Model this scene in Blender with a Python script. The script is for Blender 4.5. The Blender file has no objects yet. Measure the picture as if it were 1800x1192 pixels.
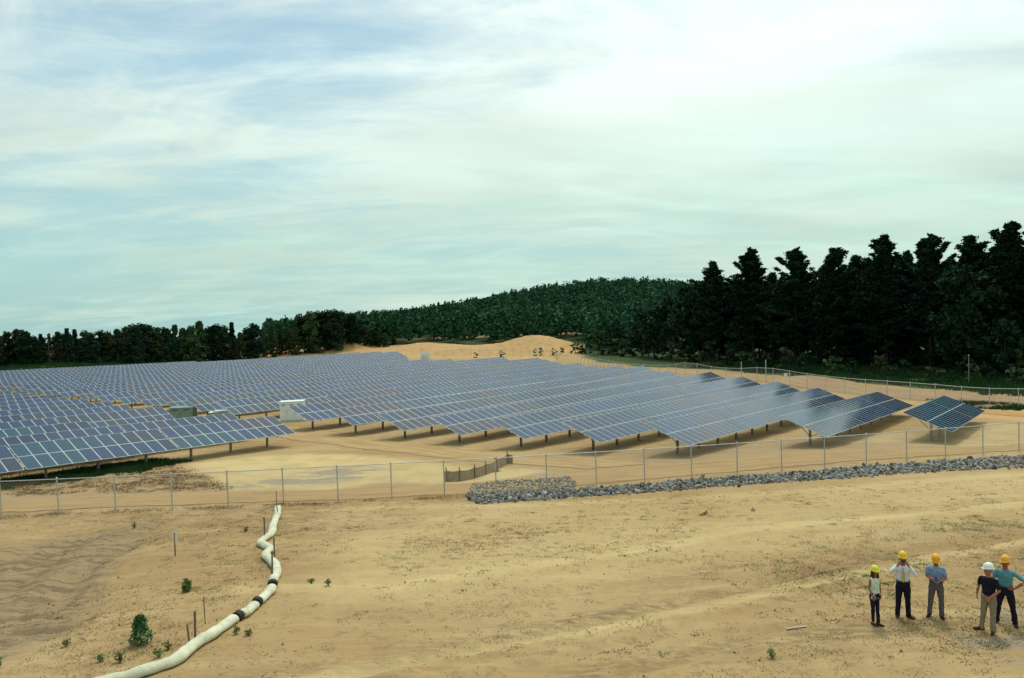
import bpy, bmesh, math, random
import numpy as np
from mathutils import Vector, Matrix

# ------------------------------------------------------------------ camera
scn = bpy.context.scene
COL = scn.collection
PIT, ROLL, FPX = 0.044711, -0.033590, 1333.64
fw = Vector((0, math.cos(PIT), -math.sin(PIT)))
up0 = Vector((0, math.sin(PIT), math.cos(PIT)))
rt0 = Vector((1, 0, 0))
rt = math.cos(ROLL) * rt0 + math.sin(ROLL) * up0
up = -math.sin(ROLL) * rt0 + math.cos(ROLL) * up0
cam_d = bpy.data.cameras.new('camera')
cam_d.sensor_width = 36.0
cam_d.lens = FPX / 1800 * 36
cam_d.clip_start = 0.5
cam_d.clip_end = 20000
cam = bpy.data.objects.new('camera', cam_d)
COL.objects.link(cam)
cam.matrix_world = Matrix(((rt.x, up.x, -fw.x, 0), (rt.y, up.y, -fw.y, 0), (rt.z, up.z, -fw.z, 12.0), (0, 0, 0, 1)))
scn.camera = cam

# ------------------------------------------------------------------ sun, sky, exposure
SUN_EL, SUN_AZ = math.radians(60), math.radians(16)      # azimuth to the right of straight ahead (+Y)
sd = bpy.data.lights.new('sun', 'SUN')
sd.energy = 1.8
sd.angle = math.radians(8)
sd.color = (1.0, 0.93, 0.80)
sun = bpy.data.objects.new('sun', sd)
COL.objects.link(sun)
SUNV = Vector((math.cos(SUN_EL) * math.sin(SUN_AZ), math.cos(SUN_EL) * math.cos(SUN_AZ), math.sin(SUN_EL)))
sun.rotation_euler = SUNV.to_track_quat('Z', 'Y').to_euler()
sun.location = (0, 0, 200)

W = bpy.data.worlds.new('World')
scn.world = W
W.use_nodes = True
nt = W.node_tree
nt.nodes.clear()
def N(tree, t, **kw):
    n = tree.nodes.new(t)
    for k, v in kw.items():
        setattr(n, k, v)
    return n
def math_(tree, op, a, b=None, c=None, clamp=False):
    n = N(tree, 'ShaderNodeMath', operation=op, use_clamp=clamp)
    for i, v in enumerate((a, b, c)):
        if v is None:
            continue
        if isinstance(v, (int, float)):
            n.inputs[i].default_value = v
        else:
            tree.links.new(v, n.inputs[i])
    return n.outputs[0]
def vmath(tree, op, a, b=None):
    n = N(tree, 'ShaderNodeVectorMath', operation=op)
    for i, v in enumerate((a, b)):
        if v is None:
            continue
        if isinstance(v, (tuple, Vector)):
            n.inputs[i].default_value = v
        else:
            tree.links.new(v, n.inputs[i])
    return n.outputs['Value'] if op in ('DOT_PRODUCT', 'LENGTH') else n.outputs[0]
def mixc(tree, fac, a, b, blend='MIX'):
    n = N(tree, 'ShaderNodeMix', data_type='RGBA', blend_type=blend)
    n.clamp_factor = True
    for s, v in ((0, fac), (6, a), (7, b)):
        if isinstance(v, (int, float)):
            n.inputs[s].default_value = v
        elif isinstance(v, tuple):
            n.inputs[s].default_value = (*v, 1) if len(v) == 3 else v
        else:
            tree.links.new(v, n.inputs[s])
    return n.outputs[2]
def ramp(tree, fac, lo, hi, smooth=True):
    n = N(tree, 'ShaderNodeMapRange', interpolation_type='SMOOTHSTEP' if smooth else 'LINEAR')
    n.inputs['From Min'].default_value = lo
    n.inputs['From Max'].default_value = hi
    tree.links.new(fac, n.inputs['Value'])
    return n.outputs[0]
def noise(tree, vec, scale, detail=4, rough=0.55, dist=0.0, dims='3D'):
    n = N(tree, 'ShaderNodeTexNoise', noise_dimensions=dims)
    n.inputs['Scale'].default_value = scale
    n.inputs['Detail'].default_value = detail
    n.inputs['Roughness'].default_value = rough
    n.inputs['Distortion'].default_value = dist
    if vec is not None:
        tree.links.new(vec, n.inputs['Vector'])
    return n.outputs['Fac']
def mapping(tree, vec, loc=(0, 0, 0), rot=(0, 0, 0), sc=(1, 1, 1)):
    n = N(tree, 'ShaderNodeMapping')
    n.inputs['Location'].default_value = loc
    n.inputs['Rotation'].default_value = rot
    n.inputs['Scale'].default_value = sc
    tree.links.new(vec, n.inputs['Vector'])
    return n.outputs[0]

sky = N(nt, 'ShaderNodeTexSky')
sky.sky_type = 'NISHITA'
sky.sun_disc = False
sky.sun_elevation = SUN_EL
sky.sun_rotation = SUN_AZ
sky.air_density = 1.0
sky.dust_density = 2.0
sky.ozone_density = 1.5
bg_sky = N(nt, 'ShaderNodeBackground')
nt.links.new(sky.outputs[0], bg_sky.inputs['Color'])
bg_sky.inputs['Strength'].default_value = 0.11
tc = N(nt, 'ShaderNodeTexCoord')
dvec = tc.outputs['Generated']
sep = N(nt, 'ShaderNodeSeparateXYZ')
nt.links.new(dvec, sep.inputs[0])
zz = math_(nt, 'ADD', math_(nt, 'MAXIMUM', sep.outputs[2], -0.08), 0.16)
comb = N(nt, 'ShaderNodeCombineXYZ')
nt.links.new(math_(nt, 'DIVIDE', sep.outputs[0], zz), comb.inputs[0])
nt.links.new(math_(nt, 'DIVIDE', sep.outputs[1], zz), comb.inputs[1])
cp = comb.outputs[0]
c1 = noise(nt, mapping(nt, cp, loc=(3.1, 1.7, 0), rot=(0, 0, 0.35), sc=(0.55, 1.15, 1)), 1.0, 5, 0.52, 0.6)
c2 = noise(nt, mapping(nt, cp, loc=(-2.0, 5.2, 1), rot=(0, 0, 0.5), sc=(1.1, 2.2, 1)), 1.0, 7, 0.6, 1.1)
c3 = noise(nt, mapping(nt, cp, loc=(7.0, 1.0, 3), rot=(0, 0, 0.8), sc=(2.2, 3.6, 1)), 1.0, 6, 0.62, 1.6)
c4 = noise(nt, mapping(nt, cp, loc=(1.0, -4.0, 2), rot=(0, 0, 0.6), sc=(0.7, 1.5, 1)), 1.0, 5, 0.5, 0.9)
# thin high cloud: thickness grows towards the sun side of the sky
dsun = vmath(nt, 'DOT_PRODUCT', dvec, tuple(SUNV))
thick = math_(nt, 'ADD', math_(nt, 'MULTIPLY', c1, 0.9), math_(nt, 'MULTIPLY', c2, 0.5))
thick = math_(nt, 'ADD', thick, math_(nt, 'MULTIPLY', c3, 0.34))
thick = math_(nt, 'SUBTRACT', thick, 0.06)
side = math_(nt, 'MULTIPLY', ramp(nt, sep.outputs[0], -0.75, 0.35), 0.26)
thick = math_(nt, 'ADD', thick, side)
# low down the veil thins out a little
low = math_(nt, 'MULTIPLY', ramp(nt, sep.outputs[2], 0.16, 0.02), -0.10)
thick = math_(nt, 'ADD', thick, low)
mask = math_(nt, 'ADD', math_(nt, 'MULTIPLY', ramp(nt, thick, 0.64, 1.02), 0.75), 0.22)
glow = math_(nt, 'POWER', math_(nt, 'MAXIMUM', dsun, 0.0), 5.0)
glow2 = math_(nt, 'POWER', math_(nt, 'MAXIMUM', dsun, 0.0), 22.0)
ccol = mixc(nt, ramp(nt, sep.outputs[2], 0.02, 0.36), (0.580, 0.810, 0.710), (0.800, 0.915, 0.875))
hue = ramp(nt, noise(nt, mapping(nt, cp, sc=(0.5, 1.0, 1)), 1.2, 3, 0.5, 0.4), 0.35, 0.65)
ccol = mixc(nt, math_(nt, 'MULTIPLY', hue, 0.24), ccol, (0.83, 0.83, 0.69))
bg_c = N(nt, 'ShaderNodeBackground')
nt.links.new(ccol, bg_c.inputs['Color'])
st = math_(nt, 'ADD', 0.86, math_(nt, 'MULTIPLY', glow, 1.1))
st = math_(nt, 'ADD', st, math_(nt, 'MULTIPLY', glow2, 1.2))
st = math_(nt, 'MULTIPLY', st, math_(nt, 'ADD', 1.02, math_(nt, 'MULTIPLY', ramp(nt, math_(nt, 'ADD', math_(nt, 'MULTIPLY', c4, 0.75), math_(nt, 'MULTIPLY', c2, 0.25)), 0.36, 0.64), 0.16)))
nt.links.new(st, bg_c.inputs['Strength'])
# pale blue-green air behind the veil
bg_h = N(nt, 'ShaderNodeBackground')
nt.links.new(mixc(nt, ramp(nt, sep.outputs[2], 0.0, 0.42), (0.360, 0.670, 0.670), (0.240, 0.510, 0.680)), bg_h.inputs['Color'])
bg_h.inputs['Strength'].default_value = 0.78
addh = N(nt, 'ShaderNodeAddShader')
nt.links.new(bg_sky.outputs[0], addh.inputs[0])
nt.links.new(bg_h.outputs[0], addh.inputs[1])
mx = N(nt, 'ShaderNodeMixShader')
nt.links.new(mask, mx.inputs[0])
nt.links.new(addh.outputs[0], mx.inputs[1])
nt.links.new(bg_c.outputs[0], mx.inputs[2])
wo = N(nt, 'ShaderNodeOutputWorld')
nt.links.new(mx.outputs[0], wo.inputs[0])
bg_sky.inputs['Strength'].default_value = 0.03

vs = scn.view_settings
vs.view_transform = 'Standard'
vs.look = 'None'
vs.exposure = 0.0
vs.gamma = 1.0
vs.use_curve_mapping = False
scn.cycles.transparent_max_bounces = 24
scn.cycles.max_bounces = 6

# ------------------------------------------------------------------ helpers
R = random.Random(7)
def mesh_np(name, V, F, mats=(), mi=None, smooth=False):
    """V: n x 3 array, F: list of equal-length index arrays (m x k) or a list of such arrays"""
    me = bpy.data.meshes.new(name)
    V = np.asarray(V, dtype=np.float32)
    Fs = F if isinstance(F, list) else [F]
    Fs = [np.asarray(f, dtype=np.int32) for f in Fs if len(f)]
    nl = sum(f.size for f in Fs)
    nf = sum(len(f) for f in Fs)
    me.vertices.add(len(V))
    me.vertices.foreach_set('co', V.ravel())
    me.loops.add(nl)
    me.loops.foreach_set('vertex_index', np.concatenate([f.ravel() for f in Fs]))
    me.polygons.add(nf)
    tot = np.concatenate([np.full(len(f), f.shape[1], dtype=np.int32) for f in Fs])
    st_ = np.concatenate([[0], np.cumsum(tot)[:-1]]).astype(np.int32)
    me.polygons.foreach_set('loop_start', st_)
    me.polygons.foreach_set('loop_total', tot)
    if mi is not None:
        me.polygons.foreach_set('material_index', np.asarray(mi, dtype=np.int32))
    me.polygons.foreach_set('use_smooth', np.full(nf, bool(smooth)))
    me.update(calc_edges=True)
    me.validate()
    for m in mats:
        me.materials.append(m)
    return me
def tag(o, label=None, cat=None, group=None, kind=None):
    if label: o['label'] = label
    if cat: o['category'] = cat
    if group: o['group'] = group
    if kind: o['kind'] = kind
    return o
def link(name, me, parent=None, loc=(0, 0, 0), rot=None):
    o = bpy.data.objects.new(name, me)
    COL.objects.link(o)
    o.location = loc
    if rot is not None:
        o.rotation_euler = rot
    if parent is not None:
        o.parent = parent
    return o
class MB:
    """collects simple solids into one mesh"""
    def __init__(s): s.v, s.f, s.n = [], [], 0
    def add(s, v, f):
        s.v += [tuple(p) for p in v]; s.f += [tuple(i + s.n for i in q) for q in f]; s.n += len(v)
    def box(s, c, size, M=None):
        x, y, z = (d / 2 for d in size)
        p = [Vector((c[0] + a * x, c[1] + b * y, c[2] + d * z)) for a in (-1, 1) for b in (-1, 1) for d in (-1, 1)]
        if M is not None: p = [M @ q for q in p]
        s.add(p, [(0, 1, 3, 2), (4, 6, 7, 5), (0, 4, 5, 1), (2, 3, 7, 6), (0, 2, 6, 4), (1, 5, 7, 3)])
    def bar(s, a, b, w, h=None):
        """rectangular bar from a to b"""
        a, b = Vector(a), Vector(b); h = h or w
        d = (b - a).normalized()
        u = d.cross(Vector((0, 0, 1)))
        if u.length < 1e-3: u = Vector((1, 0, 0))
        u.normalize(); v = d.cross(u).normalized()
        p = [e + u * (i * w / 2) + v * (j * h / 2) for e in (a, b) for i, j in ((-1, -1), (1, -1), (1, 1), (-1, 1))]
        s.add(p, [(0, 3, 2, 1), (4, 5, 6, 7), (0, 1, 5, 4), (1, 2, 6, 5), (2, 3, 7, 6), (3, 0, 4, 7)])
    def tube(s, pts, rads, n=8, caps=True):
        pts = [Vector(p) for p in pts]
        rings = []
        for i, p in enumerate(pts):
            d = (pts[min(i + 1, len(pts) - 1)] - pts[max(i - 1, 0)]).normalized()
            u = d.cross(Vector((0.13, 0.31, 1)))
            if u.length < 1e-3: u = Vector((1, 0, 0))
            u.normalize(); w = d.cross(u).normalized()
            r = rads[i] if isinstance(rads, (list, tuple)) else rads
            rings.append([p + u * (r * math.cos(t)) + w * (r * math.sin(t)) for t in [2 * math.pi * k / n for k in range(n)]])
        v = [q for r in rings for q in r]
        f = [(i * n + k, i * n + (k + 1) % n, (i + 1) * n + (k + 1) % n, (i + 1) * n + k) for i in range(len(pts) - 1) for k in range(n)]
        if caps:
            f.append(tuple(range(n - 1, -1, -1))); f.append(tuple((len(pts) - 1) * n + k for k in range(n)))
        s.add(v, f)
    def mesh(s, name, m, smooth=False):
        me = bpy.data.meshes.new(name)
        me.from_pydata(s.v, [], s.f)
        if smooth: me.polygons.foreach_set('use_smooth', [True] * len(me.polygons))
        me.materials.append(m); me.update()
        return me
    def obj(s, name, m, parent=None, loc=(0, 0, 0), rot=None, smooth=False):
        return link(name, s.mesh(name, m, smooth), parent, loc, rot)

# lattice noise, used both for the shape of the ground and for its masks
_rs = np.random.RandomState(11)
_T = _rs.rand(4, 256, 256)
def vnoise(x, y, k=0):
    xi, yi = np.floor(x).astype(int), np.floor(y).astype(int)
    fx, fy = x - xi, y - yi
    fx = fx * fx * fx * (fx * (fx * 6 - 15) + 10); fy = fy * fy * fy * (fy * (fy * 6 - 15) + 10)
    T = _T[k]
    a = T[xi % 256, yi % 256]; b = T[(xi + 1) % 256, yi % 256]
    c = T[xi % 256, (yi + 1) % 256]; d = T[(xi + 1) % 256, (yi + 1) % 256]
    return (a * (1 - fx) + b * fx) * (1 - fy) + (c * (1 - fx) + d * fx) * fy
def fbm(x, y, sc, octv=4, k=0, rough=0.5):
    s, a, t = 0, 1, 0
    for i in range(octv):
        s = s + a * vnoise(x * sc + 17.3 * i, y * sc - 9.1 * i, (k + i) % 4); t += a; a *= rough; sc *= 2.03
    return s / t
def smooth01(t):
    t = np.clip(t, 0, 1); return t * t * (3 - 2 * t)
def polydist(x, y, P, closed=True):
    d = np.full(np.shape(x), 1e9); n = len(P)
    for i in range(n if closed else n - 1):
        ax, ay = P[i]; bx, by = P[(i + 1) % n]
        ex, ey = bx - ax, by - ay
        t = np.clip(((x - ax) * ex + (y - ay) * ey) / (ex * ex + ey * ey + 1e-9), 0, 1)
        d = np.minimum(d, np.hypot(x - ax - t * ex, y - ay - t * ey))
    return d
def inside(x, y, P):
    c = np.zeros(np.shape(x), bool); n = len(P)
    for i in range(n):
        ax, ay = P[i]; bx, by = P[(i + 1) % n]
        if ay == by: continue
        c ^= ((ay > y) != (by > y)) & (x < (bx - ax) * (y - ay) / (by - ay) + ax)
    return c
def pmask(x, y, P, soft=0.6, warp=0.8, ws=0.35, k=0):
    """1 inside the outline, fading over `soft` metres, edge broken up by noise"""
    d = polydist(x, y, P); sgn = np.where(inside(x, y, P), d, -d)
    sgn = sgn + (fbm(x, y, ws, 4, k) - 0.5) * 2 * warp
    return smooth01(sgn / soft * 0.5 + 0.5)

# ------------------------------------------------------------------ ground height
CP=[(39.6,58,-0.55),(55.5,77.4,-1.22),(71.3,96.7,-1.9),(87.1,116.1,-2.55),(99.7,131.6,-3.06),(23.4,71.3,-0.8),(39.2,90.7,-1.48),(55,110,-2.13),(70.8,129.4,-2.75),(83.4,144.9,-3.26),(-8.8,65.2,-0.37),(7,84.6,-1.03),(22.9,104,-1.69),(38.7,123.3,-2.28),(54.5,142.7,-2.84),(67.1,158.2,-3.34),(-40.9,59.2,0.05),(-25.1,78.5,-0.61),(-9.3,97.9,-1.26),(6.6,117.3,-1.81),(22.4,136.6,-2.33),(38.2,156,-2.88),(50.8,171.5,-3.39),(-57.2,72.5,-0.19),(-41.4,91.8,-0.85),(-25.6,111.2,-1.48),(-9.8,130.6,-1.94),(6.1,150,-2.42),(21.9,169.3,-3),(34.5,184.8,-3.53),(-86.1,70.3,0.1),(-73.5,85.8,-0.43),(-57.7,105.2,-1.08),(-41.9,124.5,-1.71),(-26,143.9,-2.17),(-10.2,163.3,-2.61),(5.6,182.6,-3.22),(18.2,198.1,-3.76),(-102.4,83.6,-0.14),(-89.8,99.1,-0.66),(-74,118.5,-1.31),(-58.2,137.8,-1.95),(-42.4,157.2,-2.47),(-26.6,176.6,-2.91),(-10.7,195.9,-3.51),(-118.7,96.9,-0.37),(-106.1,112.4,-0.87),(-90.3,131.8,-1.51),(-74.5,151.1,-2.15),(-58.7,170.5,-2.75),(-42.8,189.9,-3.25),(-27,209.2,-3.85),(-135,110.2,-0.6),(-122.4,125.7,-1.05),(-106.6,145.1,-1.63),(-90.8,164.4,-2.28),(-75,183.8,-2.95),(-59.2,203.2,-3.54),(-43.3,222.6,-4.16),(-151.3,123.5,-0.81),(-138.7,139,-1.12),(-122.9,158.4,-1.6),(-107.1,177.8,-2.27),(-91.3,197.1,-3.05),(-75.4,216.5,-3.76),(-59.6,235.8,-4.43),(-167.6,136.8,-1.04),(-155,152.3,-1.3),(-139.2,171.7,-1.75),(-123.4,191.1,-2.43),(-107.6,210.4,-3.25),(-91.8,229.8,-3.99),(-76,249.2,-4.69),(-25.5,41.7,1.18),(-16.4,42.5,1.1),(-7.3,43.6,1.03),(1.8,44.9,0.96),(10.8,46.4,0.89),(19.8,48.2,0.83),(28.7,50.3,0.77),(37,52.5,0.69),(-40,40.5,1.2),(9.7,20.5,2.95),(13,20.1,2.95),(0,18,3),(-8,19,3.2),(-16,20,2.7),(-24,22,1.8),(-30,30,1.2),(0,30,2.1),(14,31,2.1),(-8,31,2.3),(-14,31,2.3),(24,33,2.1),(20,22,2.8),(0,8,3.6),(-20,8,3),(20,8,3.4),(0,-20,4.5),(51.2,96.9,-1.88),(46.1,104.6,-1.83),(57.3,89.3,-2.02),(30,129.6,-1.01),(-150,180,-0.9),(-130,215,-0.9),(-60,290,-2.6),(0,330,-2.8),(100,330,-2),(110,150,-1.6),(150,120,-1),(100,60,0),(160,250,-1),(-250,100,0),(-250,300,-1),(-100,30,0.5),(0,450,-1),(250,450,-1),(-250,450,-1),(400,200,0),(60,20,2),(-120,100,-0.2),(37.9,118,-1.4),(16.5,183,-2.9),(63,81.5,-1.3),(75,66,-0.6)]
CPA = np.array(CP)
def _rbf():
    n = len(CPA); P = CPA[:, :2]
    d2 = ((P[:, None] - P[None]) ** 2).sum(2)
    A = np.zeros((n + 1, n + 1)); A[:n, :n] = -np.sqrt(d2 + 4.0) + 0.6 * np.eye(n); A[:n, n] = 1; A[n, :n] = 1
    b = np.zeros(n + 1); b[:n] = CPA[:, 2]
    return np.linalg.solve(A, b)
RW = _rbf()
MOUNDS = [  # x, y, height, half-width x, half-width y, rotation
    (8, 262, 4.0, 7, 9, 0.1), (16, 256, 1.8, 4.5, 7, 0.0), (-1, 264, 1.2, 5, 9, 0.2), (-24, 274, 1.7, 9, 10, 0.0), (-36, 280, 1.5, 6, 9, 0.0),
    (-62, 286, 2.0, 4, 6, 0.0), (-74, 294, 1.5, 10, 8, 0.0), (-100, 282, 0.8, 24, 9, 0.0), (46.5, 121, 1.3, 5.5, 4, 0.6),
    (85, 640, 13.0, 100, 130, 0.0), (230, 560, 8.0, 110, 110, 0.0), (20, 560, 3.0, 90, 90, 0.0), (62, 600, 7.0, 62, 90, 0.0),
    (-4.6, 45.2, 0.0, 5, 1.2, 0.1), (1.8, 46.6, 0.05, 4.5, 1.3, 0.2)]
RUTS = [[(-4.4, 18.2), (-0.3, 20.1), (5.0, 22.8), (11.8, 26.5), (19.6, 29.1), (30, 31)],
        [(-3.0, 17.2), (1.2, 19.2), (6.4, 21.9), (10.6, 23.8), (15.1, 25.3), (26, 27)],
        [(-14, 39.5), (6.6, 36.3), (13.0, 35.0), (19.0, 36.2), (26.0, 38.6), (38, 41)],
        [(-8.7, 27.6), (-2.3, 26.7), (4.3, 30.4), (9.8, 33.1), (24.1, 35.7), (36, 38)]]
SLOPE = [(-34, 30), (-24.7, 35.6), (-21.6, 37.4), (-19.2, 40.0), (-17.2, 33.2), (-15.6, 28.3), (-13.9, 22.3), (-14.0, 19.0), (-22, 17), (-34, 20)]
def G(x, y, relief=True):
    """height of the ground"""
    x = np.asarray(x, float); y = np.asarray(y, float)
    z = np.full(x.shape, RW[-1])
    for (cx, cy, _), w in zip(CPA, RW[:-1]):
        z = z - w * np.sqrt((x - cx) ** 2 + (y - cy) ** 2 + 4.0)
    r = np.hypot(x, y)
    z = np.where(r > 420, z * np.clip(1 - (r - 420) / 400, 0, 1) - np.minimum(0.034 * (r - 420), 260), z)
    z = z - 0.03 * np.clip(r - 320, 0, 100) * smooth01((-20 - x) / 80)
    for cx, cy, h, sx, sy, a in MOUNDS:
        u = (x - cx) * math.cos(a) + (y - cy) * math.sin(a); v = -(x - cx) * math.sin(a) + (y - cy) * math.cos(a)
        z = z + h * np.exp(-0.5 * ((u / sx) ** 2 + (v / sy) ** 2))
    if relief:
        z = z + (fbm(x, y, 0.22, 4, 1) - 0.5) * 0.22
        near = np.clip((48 - y) / 10, 0, 1) * np.clip((60 - r) / 10, 0, 1)
        z = z + near * ((fbm(x, y, 1.3, 3, 2) - 0.5) * 0.10)
        for P in RUTS:
            for off in (0, 1.7):
                Q = [(a + off * 0.35, b - off) for a, b in P]
                d = polydist(x, y, Q, False)
                z = z - near * 0.07 * np.exp(-(d / 0.22) ** 2) + near * 0.05 * np.exp(-((d - 0.42) / 0.18) ** 2)
        m = pmask(x, y, SLOPE, 1.5, 0.8)
        s1 = -x * 0.20 + y * 0.98; s2 = x * 0.98 + y * 0.20     # erosion rills run down the bank
        z = z + m * ((fbm(s1 * 0.16, s2 * 0.9, 1.0, 5, 3, 0.6) - 0.5) * 0.75) - m * 0.18
        fm = np.exp(-0.5 * (((y - 265) / 25) ** 2 + ((x + 5) / 45) ** 2))
        z = z + fm * (fbm(x, y, 0.12, 5, 0, 0.6) - 0.5) * 2.2
    return z
def g1(x, y):
    return float(G(np.array([x]), np.array([y]))[0])

# ------------------------------------------------------------------ materials
def new_mat(name):
    m = bpy.data.materials.new(name); m.use_nodes = True
    t = m.node_tree; b = t.nodes['Principled BSDF']
    return m, t, b
def simple(name, col, rough=0.7, metal=0.0, var=0.12, scale=6.0, spec=0.3, bump=0.0):
    m, t, b = new_mat(name)
    co = N(t, 'ShaderNodeTexCoord').outputs['Object']
    n = noise(t, co, scale, 5, 0.6)
    dark = tuple(c * (1 - var * 1.6) for c in col); light = tuple(min(1, c * (1 + var)) for c in col)
    t.links.new(mixc(t, ramp(t, n, 0.3, 0.7), dark, light), b.inputs['Base Color'])
    b.inputs['Roughness'].default_value = rough
    b.inputs['Metallic'].default_value = metal
    b.inputs['Specular IOR Level'].default_value = spec
    if bump:
        bp = N(t, 'ShaderNodeBump'); bp.inputs['Strength'].default_value = bump; bp.inputs['Distance'].default_value = 0.02
        t.links.new(noise(t, co, scale * 4, 4, 0.6), bp.inputs['Height']); t.links.new(bp.outputs[0], b.inputs['Normal'])
    return m

# sand
M_SAND, t, b = new_mat('sandy_ground')
geo = N(t, 'ShaderNodeNewGeometry').outputs['Position']
flat = mapping(t, geo, sc=(1, 1, 0.3))
nA = noise(t, flat, 0.055, 5, 0.55, 0.5); nB = noise(t, flat, 0.42, 6, 0.62, 0.3)
nC = noise(t, flat, 2.6, 6, 0.65); nD = noise(t, flat, 14.0, 3, 0.6)
streak = noise(t, mapping(t, geo, rot=(0, 0, -0.45), sc=(0.10, 0.9, 0.3)), 1.0, 6, 0.62, 0.4)
col = mixc(t, ramp(t, nA, 0.36, 0.64), (0.300, 0.195, 0.088), (0.375, 0.262, 0.128))
col = mixc(t, math_(t, 'MULTIPLY', ramp(t, streak, 0.44, 0.66), 0.50), col, (0.440, 0.325, 0.168))
st2 = noise(t, mapping(t, geo, rot=(0, 0, -0.42), sc=(0.16, 2.6, 0.3)), 1.0, 7, 0.66, 0.5)
col = mixc(t, math_(t, 'MULTIPLY', ramp(t, st2, 0.52, 0.66), 0.42), col, (0.235, 0.155, 0.072))
col = mixc(t, math_(t, 'MULTIPLY', ramp(t, nB, 0.48, 0.66), 0.50), col, (0.265, 0.175, 0.082))
col = mixc(t, math_(t, 'MULTIPLY', ramp(t, nC, 0.53, 0.66), 0.50), col, (0.205, 0.140, 0.068))
olv = math_(t, 'MULTIPLY', ramp(t, noise(t, mapping(t, geo, rot=(0, 0, -0.4), sc=(0.8, 1.8, 0.3)), 3.2, 6, 0.7), 0.60, 0.68), ramp(t, noise(t, flat, 0.13, 4, 0.6), 0.46, 0.56))
col = mixc(t, math_(t, 'MULTIPLY', olv, 0.55), col, (0.125, 0.105, 0.042))
A1 = N(t, 'ShaderNodeAttribute', attribute_name='soil'); A2 = N(t, 'ShaderNodeAttribute', attribute_name='cover')
s1 = N(t, 'ShaderNodeSeparateColor'); t.links.new(A1.outputs['Color'], s1.inputs[0])
s2 = N(t, 'ShaderNodeSeparateColor'); t.links.new(A2.outputs['Color'], s2.inputs[0])
A3 = N(t, 'ShaderNodeAttribute', attribute_name='tracks'); s3 = N(t, 'ShaderNodeSeparateColor'); t.links.new(A3.outputs['Color'], s3.inputs[0])
pale, orange, grey = s1.outputs; stub, rill, green = s2.outputs
breakup = ramp(t, nB, 0.34, 0.62)
rubn = ramp(t, noise(t, mapping(t, geo, rot=(0, 0, -0.42), sc=(0.7, 2.2, 0.3)), 2.4, 7, 0.72, 0.4), 0.40, 0.58)
col = mixc(t, math_(t, 'MULTIPLY', math_(t, 'MULTIPLY', s3.outputs[0], rubn), 0.72), col, (0.150, 0.108, 0.056))
col = mixc(t, math_(t, 'MULTIPLY', s3.outputs[1], 0.55), col, (0.520, 0.400, 0.195))
col = mixc(t, math_(t, 'MULTIPLY', s3.outputs[2], 0.75), col, mixc(t, breakup, (0.290, 0.195, 0.105), (0.345, 0.240, 0.135)))
col = mixc(t, math_(t, 'MULTIPLY', pale, 0.68), col, mixc(t, breakup, (0.450, 0.335, 0.150), (0.560, 0.440, 0.220)))
col = mixc(t, math_(t, 'MULTIPLY', orange, 0.9), col, mixc(t, breakup, (0.385, 0.225, 0.085), (0.480, 0.310, 0.140)))
greyn = math_(t, 'MULTIPLY', grey, ramp(t, noise(t, mapping(t, geo, sc=(0.35, 0.9, 0.3)), 1.0, 6, 0.65, 0.6), 0.42, 0.56))
col = mixc(t, math_(t, 'MULTIPLY', greyn, 0.7), col, (0.215, 0.190, 0.160))
stn = math_(t, 'MULTIPLY', stub, ramp(t, noise(t, mapping(t, geo, sc=(0.8, 1.8, 0.3)), 1.6, 7, 0.68), 0.42, 0.60))
col = mixc(t, math_(t, 'MULTIPLY', stn, 0.75), col, (0.170, 0.105, 0.052))
rl = noise(t, mapping(t, geo, rot=(0, 0, -1.77), sc=(0.22, 1.5, 0.3)), 1.5, 8, 0.72, 0.7)
col = mixc(t, math_(t, 'MULTIPLY', rill, 0.7), col, (0.245, 0.180, 0.105))
col = mixc(t, math_(t, 'MULTIPLY', math_(t, 'MULTIPLY', rill, ramp(t, rl, 0.46, 0.60)), 0.80), col, (0.125, 0.088, 0.050))
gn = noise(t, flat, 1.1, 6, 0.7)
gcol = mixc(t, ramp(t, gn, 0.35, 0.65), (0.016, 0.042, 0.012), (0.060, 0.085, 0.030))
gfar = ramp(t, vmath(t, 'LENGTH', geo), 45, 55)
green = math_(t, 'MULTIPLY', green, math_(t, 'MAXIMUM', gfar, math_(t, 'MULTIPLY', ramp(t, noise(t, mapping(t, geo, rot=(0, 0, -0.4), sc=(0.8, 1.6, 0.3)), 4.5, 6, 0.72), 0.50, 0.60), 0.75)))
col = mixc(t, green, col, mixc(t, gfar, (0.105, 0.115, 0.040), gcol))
# scattered clods, twigs and pebbles, too small to model
vor = N(t, 'ShaderNodeTexVoronoi', feature='F1'); vor.inputs['Scale'].default_value = 3.4
t.links.new(mapping(t, geo, sc=(1, 1.6, 0.3)), vor.inputs['Vector'])
spk = math_(t, 'MULTIPLY', ramp(t, vor.outputs['Distance'], 0.17, 0.08), ramp(t, noise(t, flat, 0.5, 4, 0.6), 0.46, 0.60))
col = mixc(t, math_(t, 'MULTIPLY', spk, 0.55), col, (0.110, 0.085, 0.045))
col = mixc(t, math_(t, 'MULTIPLY', ramp(t, nD, 0.62, 0.80), 0.35), col, (0.62, 0.50, 0.30))
t.links.new(col, b.inputs['Base Color'])
b.inputs['Roughness'].default_value = 0.95
b.inputs['Specular IOR Level'].default_value = 0.1
bp = N(t, 'ShaderNodeBump'); bp.inputs['Strength'].default_value = 0.8; bp.inputs['Distance'].default_value = 0.09
hh = math_(t, 'ADD', math_(t, 'MULTIPLY', nC, 0.9), math_(t, 'MULTIPLY', nD, 0.25))
t.links.new(hh, bp.inputs['Height']); t.links.new(bp.outputs[0], b.inputs['Normal'])

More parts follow.
